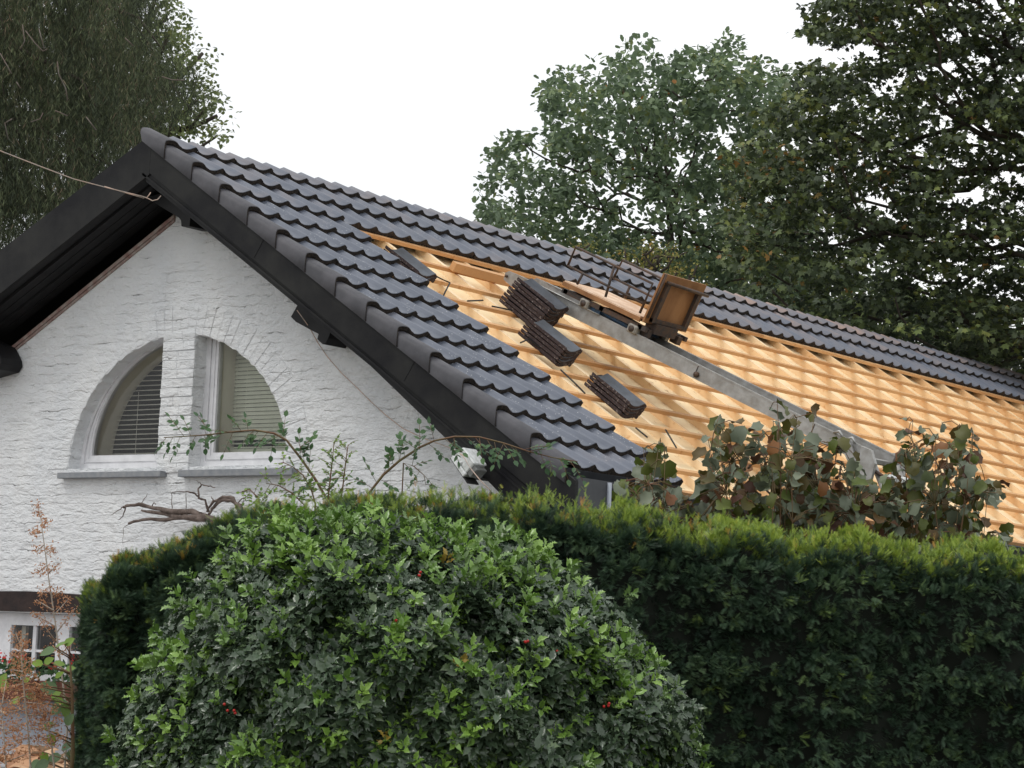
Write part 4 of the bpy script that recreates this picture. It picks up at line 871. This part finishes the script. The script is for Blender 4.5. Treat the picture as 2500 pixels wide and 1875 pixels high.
def holly():
    D = 8.9; base = at(960, 1700, D); base[2] = 0
    root = empty('holly_bush', base, 'large rounded holly bush with glossy spiny leaves in front of the hedge', 'bush')
    poly = np.array(HP, float); cen = np.array([980., 1760.])
    # the bush is a lumpy dome: half-thickness falls to nothing at the outline
    def bulge(q):
        d = np.full(len(q), 1e9)
        for i in range(len(poly)-1):
            a, b = poly[i], poly[i+1]; ab = b-a; t = np.clip(((q-a)@ab)/(ab@ab), 0, 1); d = np.minimum(d, np.linalg.norm(q-(a+t[:, None]*ab), axis=1))
        r = 420.; x = np.clip(d/r, 0, 1); return np.sqrt(1-(1-x)**2)
    ns = 9600; q = sample_poly(HP, ns); b = bulge(q)
    lump = .10*np.sin(q[:, 0]/61+1)*np.sin(q[:, 1]/53)+.06*np.sin(q[:, 0]/27)*np.sin(q[:, 1]/31+2)
    dpt = D-.85*b-lump+rng.exponential(.07, ns)
    S0 = AT(q[:, 0], q[:, 1], dpt); e = 6.0
    # outward normals from the bulge
    gu = (bulge(q+[e, 0])-bulge(q-[e, 0]))/(2*e); gv = (bulge(q+[0, e])-bulge(q-[0, e]))/(2*e); k = D/F_PX
    Nn = -FW[None]*1.0 - RT[None]*(gu*.85/k)[:, None] + UP[None]*(gv*.85/k)[:, None]
    Nn = Nn/np.linalg.norm(Nn, axis=1, keepdims=True); Nn[:, 2] += .35; Nn /= np.linalg.norm(Nn, axis=1, keepdims=True)
    topf = np.clip((1470-q[:, 1])/190, 0, 1)
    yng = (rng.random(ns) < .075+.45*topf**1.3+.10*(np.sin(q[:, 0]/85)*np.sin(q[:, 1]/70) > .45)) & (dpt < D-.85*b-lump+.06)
    # shoots: rosettes of leaves
    S0 = S0+Nn*(yng*rng.uniform(.0, .07, ns))[:, None]; S0[:, 2] += yng*.012
    m = 7; si = np.repeat(np.arange(ns), m); j = np.tile(np.arange(m), ns)
    ax = Nn[si]+unit(ns)[si]*.35; ax /= np.linalg.norm(ax, axis=1, keepdims=True)
    side = np.cross(ax, unit(ns)[si]); side /= np.linalg.norm(side, axis=1, keepdims=True); side2 = np.cross(ax, side)
    an = j*2.4+rng.uniform(0, .6, ns*m); rad = side*np.cos(an)[:, None]+side2*np.sin(an)[:, None]
    X = rad*.9+ax*np.where(yng[si], .85, .35)[:, None]+unit(ns*m)*.25; Z = ax*.7-rad*.3+unit(ns*m)*.75; Z[:, 2] += .25
    P = S0[si]+ax*((j/m)*.045)[:, None]+rad*.004
    keep = rng.random(ns*m) < np.where(yng[si], .95, .8)
    sz = np.where(yng[si], rng.uniform(.030, .044, ns*m), rng.uniform(.030, .052, ns*m))
    ct = rng.normal(0, .10, ns)[si]
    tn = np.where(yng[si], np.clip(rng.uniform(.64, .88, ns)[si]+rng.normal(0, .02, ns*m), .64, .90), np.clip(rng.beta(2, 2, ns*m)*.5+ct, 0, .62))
    red = yng[si] & (rng.random(ns)[si] < .012); tn = np.where(red, 1, tn)
    sp = rng.random(ns*m) < .75
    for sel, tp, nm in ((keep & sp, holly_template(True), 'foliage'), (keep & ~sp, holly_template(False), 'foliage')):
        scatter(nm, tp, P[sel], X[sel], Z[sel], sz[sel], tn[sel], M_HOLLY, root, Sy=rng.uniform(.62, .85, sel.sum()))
    # dark inside
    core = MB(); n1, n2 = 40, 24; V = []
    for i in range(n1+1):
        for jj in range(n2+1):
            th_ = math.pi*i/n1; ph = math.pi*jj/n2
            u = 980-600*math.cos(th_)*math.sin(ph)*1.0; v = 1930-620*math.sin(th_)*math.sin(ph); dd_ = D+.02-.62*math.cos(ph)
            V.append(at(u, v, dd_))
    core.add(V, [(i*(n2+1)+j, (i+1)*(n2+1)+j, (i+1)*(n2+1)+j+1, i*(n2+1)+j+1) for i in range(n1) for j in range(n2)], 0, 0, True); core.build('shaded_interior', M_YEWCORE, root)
    st = MB()
    for k in range(14):
        i = rng.integers(ns); p1 = S0[i]; st.tube([base+np.array([rng.uniform(-.1, .1), rng.uniform(-.1, .1), 0]), base*.5+p1*.5+np.array([0, 0, .1]), p1], [.025, .018, .006], 6)
    st.build('stems', M_BARK, root)
    for (u, v, c_) in ((1022, 1402, 3), (1118, 1386, 2), (1262, 1392, 2), (972, 1518, 5), (980, 1530, 4), (1290, 1568, 3), (964, 1628, 1), (1480, 1732, 3), (556, 1735, 2), (575, 1740, 2), (1364, 1596, 1)):
        bb = MB()
        for k in range(c_):
            qq = np.array([[float(u), float(v)]]); dd_ = D-.85*bulge(qq)[0]-.11; p = at(u+rng.normal()*6, v+rng.normal()*6, dd_+rng.normal()*.015); r = .0052
            bmv = [(math.sin(a)*math.cos(b_), math.sin(a)*math.sin(b_), math.cos(a)) for a in np.linspace(0, math.pi, 6) for b_ in np.linspace(0, 2*math.pi, 8, endpoint=False)]
            bb.add([p+np.array(x)*r for x in bmv], [(i*8+j, i*8+(j+1) % 8, (i+1)*8+(j+1) % 8, (i+1)*8+j) for i in range(5) for j in range(8)], 0, .5, True)
        bb.build('berries', M_BERRY, root)
holly()
#@@HEDGES

# --- round leaved hazel like shrub behind the hedge
def round_leaf():
    n = 14; V = [(0, 0, 0), (.35, 0, .02), (.7, 0, .0)]; 
    for i in range(n+1):
        a = -math.pi*.93+2*math.pi*.93*i/n; r = .50*(1+(.10 if i % 2 else -.07)+.08*math.sin(i*1.7)); V.append((.48-r*math.cos(a)*1.02*-1 if False else .5+r*math.cos(a)*1.0, r*.92*math.sin(a), .20*abs(math.sin(a))-.24*max(0, math.cos(a))+.05*((i % 2)-.5)))
    V[3] = (0.06, -.05, 0); V[-1] = (.06, .05, 0)
    F_ = []
    for i in range(n):
        F_.append(((2 if 4 <= i < 10 else 1), 3+i, 4+i))
    F_ += [(0, 3, 1), (0, 1, 3+n), (1, 7, 2), (1, 2, 13)]
    return (V, F_)
def shrub_behind():
    D = 12.2
    specs = [('coppiced_hazel', 'round leaved shrub with grey green and brown leaves poking above the middle of the hedge', [(1700, 1190), (1722, 1080), (1745, 1015), (1790, 975), (1850, 985), (1900, 958), (1948, 966), (1962, 1000), (2025, 1015), (2045, 1065), (2085, 1100), (2100, 1150), (2135, 1175), (2190, 1210), (2200, 1330), (1690, 1320)], 700, (1930, 1500)),
             ('coppiced_hazel', 'round leaved shrub with tall wispy shoots at the right above the hedge', [(2150, 1180), (2200, 1110), (2185, 1030), (2225, 1000), (2285, 978), (2335, 1010), (2345, 1040), (2405, 1050), (2395, 1090), (2375, 1160), (2465, 1185), (2450, 1215), (2390, 1235), (2400, 1290), (2470, 1300), (2480, 1330), (2150, 1330)], 370, (2290, 1500)),
             ('coppiced_hazel', 'small brown leaved hazel shoots beside the tiled eave corner', [(1560, 1130), (1570, 1085), (1600, 1070), (1640, 1100), (1630, 1150), (1665, 1200), (1700, 1230), (1700, 1310), (1560, 1280), (1500, 1190), (1520, 1170), (1580, 1180)], 150, (1620, 1500))]
    for nm, lab, poly, n, bs in specs:
        base = at(bs[0], bs[1], D); base[2] = 0; root = empty(nm, base, lab, 'shrub', 'hazel like shrubs behind the hedge')
        cy = sum(p[1] for p in poly)/len(poly)
        q = sample_poly(poly, n, lambda q: rng.random(len(q)) < np.clip(.14+(q[:, 1]-1010)/230, .12, 1))
        d = D+rng.uniform(-.35, .35, n); P = AT(q[:, 0], q[:, 1], d)
        X = unit(n)*.8; X[:, 2] -= .55; Z = unit(n)*.55-FW[None]*.35+np.array([0, 0, .6])
        und = rng.random(n) < .52; tn = np.where(und, rng.uniform(.47, .97, n), rng.beta(2, 2, n)*.46); tn[rng.random(n) < .02] = 1
        scatter('foliage', round_leaf(), P, X, Z, rng.uniform(.042, .092, n), tn, M_HAZEL, root, Sy=rng.uniform(.75, 1.1, n), smooth=False)
        # stems run from the base up to groups of leaves, short stalks to each leaf
        st = MB(); ns = 22 if n > 400 else (15 if n > 200 else 7); tops = []
        order = np.argsort(q[:, 1]); 
        for k in range(ns):
            i = order[int(k*k*1.1+k) % n]; tp = P[i]; b0 = base+np.array([rng.uniform(-.15, .15), rng.uniform(-.1, .1), 0]); pts = []
            for t in np.linspace(0, 1, 9): pts.append(b0*(1-t)+tp*t+np.array([rng.normal()*.012, rng.normal()*.012, 0])+np.array([0, 0, .25*t*(1-t)]))
            st.tube(pts, [.0065*(1-.75*t) for t in np.linspace(0, 1, 9)], 5); tops += pts[5:]
        tops = np.array(tops)
        for i in range(n):
            dd = np.linalg.norm(tops-P[i], axis=1); j = np.argmin(dd+.5*np.maximum(0, tops[:, 2]-P[i][2]))
            if rng.random() < .9 and dd[j] < .22: st.tube([tops[j], (tops[j]+P[i])/2+np.array([0, 0, .02]), P[i]], .0022, 4)
        st.build('stems', M_STEM, root)
shrub_behind()
# --- rambling rose stems reaching over the hedge in front of the gable
LFT = ([(0, 0, 0), (.25, .28, .04), (.6, .30, .04), (1, 0, -.05), (.6, -.30, .04), (.25, -.28, .04), (.5, 0, -.02)], [(0, 6, 1), (1, 6, 2), (2, 6, 3), (3, 6, 4), (4, 6, 5), (5, 6, 0)])
def rose(label, path, D, leafstep, lsize, tint, rad=.0045, base_u=None, side=1., thick=1.0):
    pts = [at(u, v, D+dd) for u, v, dd in path]
    b = pts[0].copy(); b[2] = 0; root = empty('rose_stem', b, label, 'rose stem', 'rose shoots above the hedge')
    st = MB(); allp = [b]+pts; st.tube(allp, [rad*1.6]+[rad*(1.4-1.1*i/len(pts)) for i in range(len(pts))], 6)
    P = []; X = []; Z = []; S_ = []; T = []
    acc = 0
    for i in range(len(pts)-1):
        a, c = pts[i], pts[i+1]; l = np.linalg.norm(c-a); dr = (c-a)/l; t = 0
        while t < l:
            p = a+dr*t; sgn = rnd.choice((-1, 1)); sd = np.cross(dr, FW); sd /= np.linalg.norm(sd)
            ax = dr*.55+sd*sgn*rnd.uniform(.5, 1.1)+np.array(rng.normal(size=3))*.35; ax /= np.linalg.norm(ax); ll = lsize*rnd.uniform(1.8, 3.6)
            st.tube([p, p+ax*ll*.5+np.array([0, 0, .004]), p+ax*ll], .0012, 4)
            nl = rnd.choice((2, 3, 3)); w_ = np.cross(ax, np.array([0, 0, 1.])+FW*-.5); w_ /= np.linalg.norm(w_)
            for k in range(nl):
                q = p+ax*ll*(.35+.6*k/max(1, nl))
                for s2 in (-1, 1): P.append(q); X.append(w_*s2+ax*.6+rng.normal(size=3)*.2); Z.append(np.array([0, 0, 1.])-FW*.6+rng.normal(size=3)*.4); S_.append(lsize*rnd.uniform(.7, 1.1)); T.append(tint+rnd.gauss(0, .13))
            P.append(p+ax*ll); X.append(ax+rng.normal(size=3)*.1); Z.append(np.array([0, 0, 1.])-FW*.6+rng.normal(size=3)*.3); S_.append(lsize*1.1); T.append(tint+rnd.gauss(0, .13))
            t += leafstep*.62*rnd.uniform(.6, 1.4)
    st.build('stem', M_STEM, root)
    scatter('foliage', LFT, P, X, Z, S_, np.clip(T, 0, 1), M_ROSE, root)
rose('long thorny rose stem arching left across the right arched window', [(805, 1230, 0), (770, 1170, 0), (735, 1120, 0), (700, 1075, 0), (670, 1058, 0), (620, 1050, 0), (560, 1055, 0), (500, 1062, 0), (440, 1066, 0), (400, 1068, 0)], 10.6, .045, .030, .35)
rose('long rose stem arching right in front of the black bargeboard', [(900, 1205, 0), (935, 1160, 0), (975, 1125, 0), (1025, 1092, 0), (1060, 1076, 0), (1110, 1066, 0), (1170, 1067, 0), (1230, 1082, 0), (1290, 1102, 0), (1350, 1117, 0), (1410, 1127, 0)], 10.6, .050, .032, .28)
rose('short leafy rose shoot hanging left of the box lamp', [(985, 1130, 0), (1010, 1138, 0), (1035, 1160, 0), (1040, 1185, 0)], 10.6, .05, .026, .3, rad=.002)
for k, (path, lab) in enumerate((([(800, 1230, 0), (806, 1170, 0), (812, 1120, 0), (815, 1080, 0)], 'pale green upright rose shoot left of the thicker shoots above the holly'),
                   ([(830, 1235, 0), (838, 1180, 0), (845, 1120, 0), (850, 1085, 0)], 'pale green upright rose shoot right of its twin above the holly'),
                   ([(770, 1230, 0), (760, 1195, 0), (740, 1160, 0), (715, 1140, 0), (690, 1128, 0)], 'light leafy rose shoot leaning left over the window sill'),
                   ([(745, 1235, 0), (715, 1205, 0), (680, 1185, 0), (650, 1180, 0)], 'low light green rose shoot below the right window sill'),
                   ([(640, 1250, 0), (630, 1215, 0), (610, 1195, 0), (590, 1200, 0)], 'small light rose shoot leftmost beside the dead wood'))):
    rose(lab, path, 10.45, .022, .017, .88, rad=.0028)
# --- gnarled dead vine wood against the wall
b = on(420, 1260, 1, -.05); dv = MB(); Yd = .10
def W2(u, v, dy=0): return on(u, v, 1, Yd+dy)
def gn(pts, r0, r1, n=7):
    P = []; 
    for i in range(len(pts)-1):
        for t in (0, .33, .66):
            a, c = np.array(pts[i]), np.array(pts[i+1]); q = a*(1-t)+c*t; P.append(W2(q[0]+rnd.uniform(-1.5, 1.5), q[1]+rnd.uniform(-1.5, 1.5), rnd.uniform(-.02, .02)))
    P.append(W2(*pts[-1])); dv.tube(P, [.8*(r0*(1-i/(len(P)-1))+r1*i/(len(P)-1))*rnd.uniform(.8, 1.2) for i in range(len(P))], n)
gn([(560, 1290), (500, 1262), (450, 1262), (405, 1268), (350, 1268), (315, 1278)], .035, .012); gn([(540, 1275), (470, 1250), (420, 1250), (375, 1240), (340, 1232), (310, 1236), (300, 1238)], .030, .010)
gn([(500, 1268), (440, 1262), (380, 1250), (345, 1246)], .03, .010); gn([(600, 1270), (585, 1235), (565, 1220), (540, 1222), (520, 1238), (510, 1255)], .022, .012); gn([(590, 1262), (570, 1215), (545, 1212), (520, 1225), (505, 1250)], .016, .010)
gn([(510, 1250), (500, 1222), (486, 1215), (484, 1195), (492, 1184), (510, 1186), (526, 1190)], .012, .004); gn([(492, 1184), (488, 1178), (478, 1173)], .004, .002); gn([(484, 1212), (470, 1202), (450, 1200), (420, 1202)], .009, .003)
gn([(422, 1255), (420, 1230), (418, 1202)], .004, .003); gn([(455, 1262), (455, 1235), (454, 1200)], .004, .003); gn([(300, 1238), (290, 1245), (270, 1258)], .006, .002); gn([(305, 1240), (300, 1262), (288, 1270)], .007, .002); gn([(345, 1232), (350, 1222), (360, 1205)], .004, .002)
gn([(370, 1240), (375, 1228), (380, 1232)], .006, .003); gn([(315, 1278), (302, 1290), (300, 1330)], .003, .0015); gn([(575, 1240), (590, 1218), (610, 1208)], .008, .003); gn([(505, 1255), (490, 1252), (480, 1250)], .006, .002); gn([(520, 1222), (516, 1212)], .008, .002)
tag(dv.build('dead_vine', M_DEADW), 'gnarled bare vine wood on the white wall above the hedge', 'vine')
# --- feathery plume plants at the lower left
PL = ([(0, -.15, 0), (.5, -.2, 0), (1, 0, 0), (.5, .2, 0), (0, .15, 0)], [(0, 1, 2, 3, 4)])
def plume(label, stem, D, spread, n, brs, leaf_sz=.012, tint=.5):
    pts = [at(u, v, D) for u, v in stem]; b = pts[0].copy(); b[2] = TZ if b[0] < 2.6 else 0
    root = empty('plume_poppy', b, label, 'plume plant', 'feathery orange plume plants at the left')
    st = MB(); st.tube([b]+pts, [.0045]+[.0042*(1-.8*i/len(pts)) for i in range(len(pts))], 6)
    P = []
    for (u, v, du, dv_) in brs:
        a = at(u, v, D+rnd.uniform(-.04, .04)); c = at(u+du, v+dv_, D+rnd.uniform(-.1, .1)); st.tube([a, (a+c)/2, c], [.0028, .002, .001], 4)
        k = int(n*.8/len(brs)); t = rng.beta(1.6, 1.2, k); P.append(a+(c-a)*t[:, None]+rng.normal(size=(k, 3))*spread*(.4+.6*np.sin(t*3.1))[:, None])
    P = np.concatenate(P); m = len(P); st.build('stem', M_PSTEM, root)
    scatter('plume', PL, P, unit(m), unit(m), rng.uniform(.5, 1.1, m)*leaf_sz, np.clip(tint+rng.normal(0, .22, m), 0, 1), M_PLUME, root)
    return root
plume('tall thin feathery orange plume in front of the white wall', [(165, 1760), (150, 1640), (135, 1520), (120, 1420), (108, 1330), (96, 1240)], 9.6, .014, 1500,
      [(98, 1262, -8, -32), (103, 1290, 12, -20), (101, 1300, -22, 2), (108, 1330, -22, 18), (112, 1350, 20, -10), (115, 1380, -28, 22), (118, 1400, 24, -22), (122, 1430, -28, 25), (126, 1455, 26, -12), (130, 1490, -42, -26), (133, 1500, 36, -40), (136, 1530, -60, -35), (138, 1545, 45, -60), (140, 1570, -45, -60), (142, 1580, -30, 10), (145, 1600, 30, -30)], .013, .5)
plume('dense rusty orange plume in front of the ground floor window', [(75, 1880), (70, 1800), (62, 1720), (56, 1660), (52, 1600), (50, 1560)], 9.2, .019, 2000,
      [(50, 1575, -12, -30), (52, 1590, 10, -22), (52, 1610, -18, -12), (54, 1625, 20, -12), (55, 1640, -28, -6), (56, 1655, 26, -8), (58, 1670, -36, 6), (60, 1685, 30, -6), (62, 1700, -40, 14), (64, 1715, 40, 4), (66, 1730, -50, 10), (67, 1745, 46, 2), (70, 1765, -60, 12), (72, 1780, 50, -4), (74, 1800, -50, 10), (76, 1820, 40, 2)], .013, .55)
plume('low ragged orange plume at the bottom left corner', [(20, 1950), (15, 1880), (10, 1800), (2, 1720)], 9.0, .02, 1100,
      [(5, 1740, -20, -30), (5, 1750, 25, -25), (8, 1780, -20, -10), (9, 1790, 40, -20), (12, 1820, 40, -10), (14, 1840, -20, 0), (16, 1860, 50, -20), (5, 1720, 10, -60)], .013, .45)
plume('red brown feathery plume beside the hedge corner', [(135, 1900), (125, 1810), (112, 1760), (95, 1700)], 9.3, .018, 1200,
      [(96, 1705, -20, -20), (98, 1712, 16, -24), (104, 1735, -30, -8), (108, 1745, 26, -18), (112, 1760, -34, 10), (116, 1775, 30, -16), (122, 1800, -30, 6), (126, 1815, 30, -14)], .013, .25)
# broad grey green leaves of those plants
def broad(label, items, D):
    b = at(150, 1900, D); b[2] = 0; root = empty('broadleaf_plant', b, label, 'plant')
    LB = ([(0, 0, 0), (.15, .28, .05), (.38, .36, .08), (.62, .30, .06), (.82, .18, .02), (1, 0, -.06), (.82, -.18, .02), (.62, -.30, .06), (.38, -.36, .08), (.15, -.28, .05), (.3, 0, 0), (.65, 0, 0)],
          [(0, 10, 1), (1, 10, 2), (2, 10, 11, 3), (3, 11, 4), (4, 11, 5), (5, 11, 6), (6, 11, 7), (7, 11, 10, 8), (8, 10, 9), (9, 10, 0)])
    P = []; X = []; Z = []; S_ = []; T = []; st = MB()
    top = at(168, 1560, D); st.tube([b, at(178, 1840, D), at(176, 1700, D), top], [.01, .008, .006, .002], 6)
    for (u, v, dx, dy, s_, tt) in items:
        p = at(u, v, D+rnd.uniform(-.08, .08)); P.append(p); X.append(RT*dx-UP*dy-FW*rnd.uniform(-.2, .3)); Z.append(UP*.8-FW*.6+rng.normal(size=3)*.25); S_.append(s_*D/F_PX); T.append(tt)
        st.tube([at(175, v+25, D), p], [.003, .002], 4)
    st.build('stem', M_STEM, root); scatter('foliage', LB, P, X, Z, S_, T, M_GREY, root)
broad('tangle of large pale green leaves on thin stems beside the hedge end', [(135, 1585, -38, 14, 42, .35), (105, 1622, -26, -4, 30, .95), (108, 1620, 20, -12, 28, .9), (135, 1580, 30, -12, 36, .7), (158, 1575, 14, -10, 30, .85), (130, 1620, 26, 2, 30, .8), (160, 1635, 20, -4, 26, .8), (140, 1690, -50, -22, 52, .3), (135, 1655, 14, -10, 26, .95), (128, 1700, 24, 16, 34, .95), (150, 1690, -20, 10, 30, .9), (60, 1668, 10, -14, 24, .95),
       (62, 1695, 26, 12, 30, .5), (50, 1705, -22, 10, 28, .9), (165, 1712, -40, 30, 56, .3), (165, 1715, -6, 36, 40, .7), (105, 1780, 24, -12, 34, .6), (122, 1790, 6, 28, 34, .95), (104, 1835, 8, 24, 30, .9), (150, 1845, -36, 16, 44, .25), (150, 1830, 24, -12, 36, .2), (120, 1860, -26, 14, 44, .2), (0, 1680, 8, -20, 40, .85), (16, 1660, -12, 30, 34, .8), (150, 1800, -30, -16, 34, .3), (160, 1770, 16, -22, 34, .3), (170, 1830, 8, 26, 34, .3), (100, 1858, -28, 20, 40, .3)], 9.4)
# fallen leaves on the terrace
n = 900; P = np.stack([rng.uniform(-3.5, 2.6, n), rng.uniform(-6.5, -.1, n)-.0, np.full(n, TZ+.012)+rng.random(n)*.05], 1)
ox = P[:, 1] > -1.4; P[ox & (rng.random(n) < .7), 1] -= 2.0
Z = unit(n)*.45+np.array([0, 0, 1]); X = unit(n); X[:, 2] *= .3
fl = scatter('fallen_leaves', MAPLE, P, X, Z, rng.uniform(.12, .22, n), rng.random(n), M_FALLEN); tag(fl, 'litter of pale orange fallen leaves on the grey terrace', 'fallen leaves', kind='stuff')
#@@END
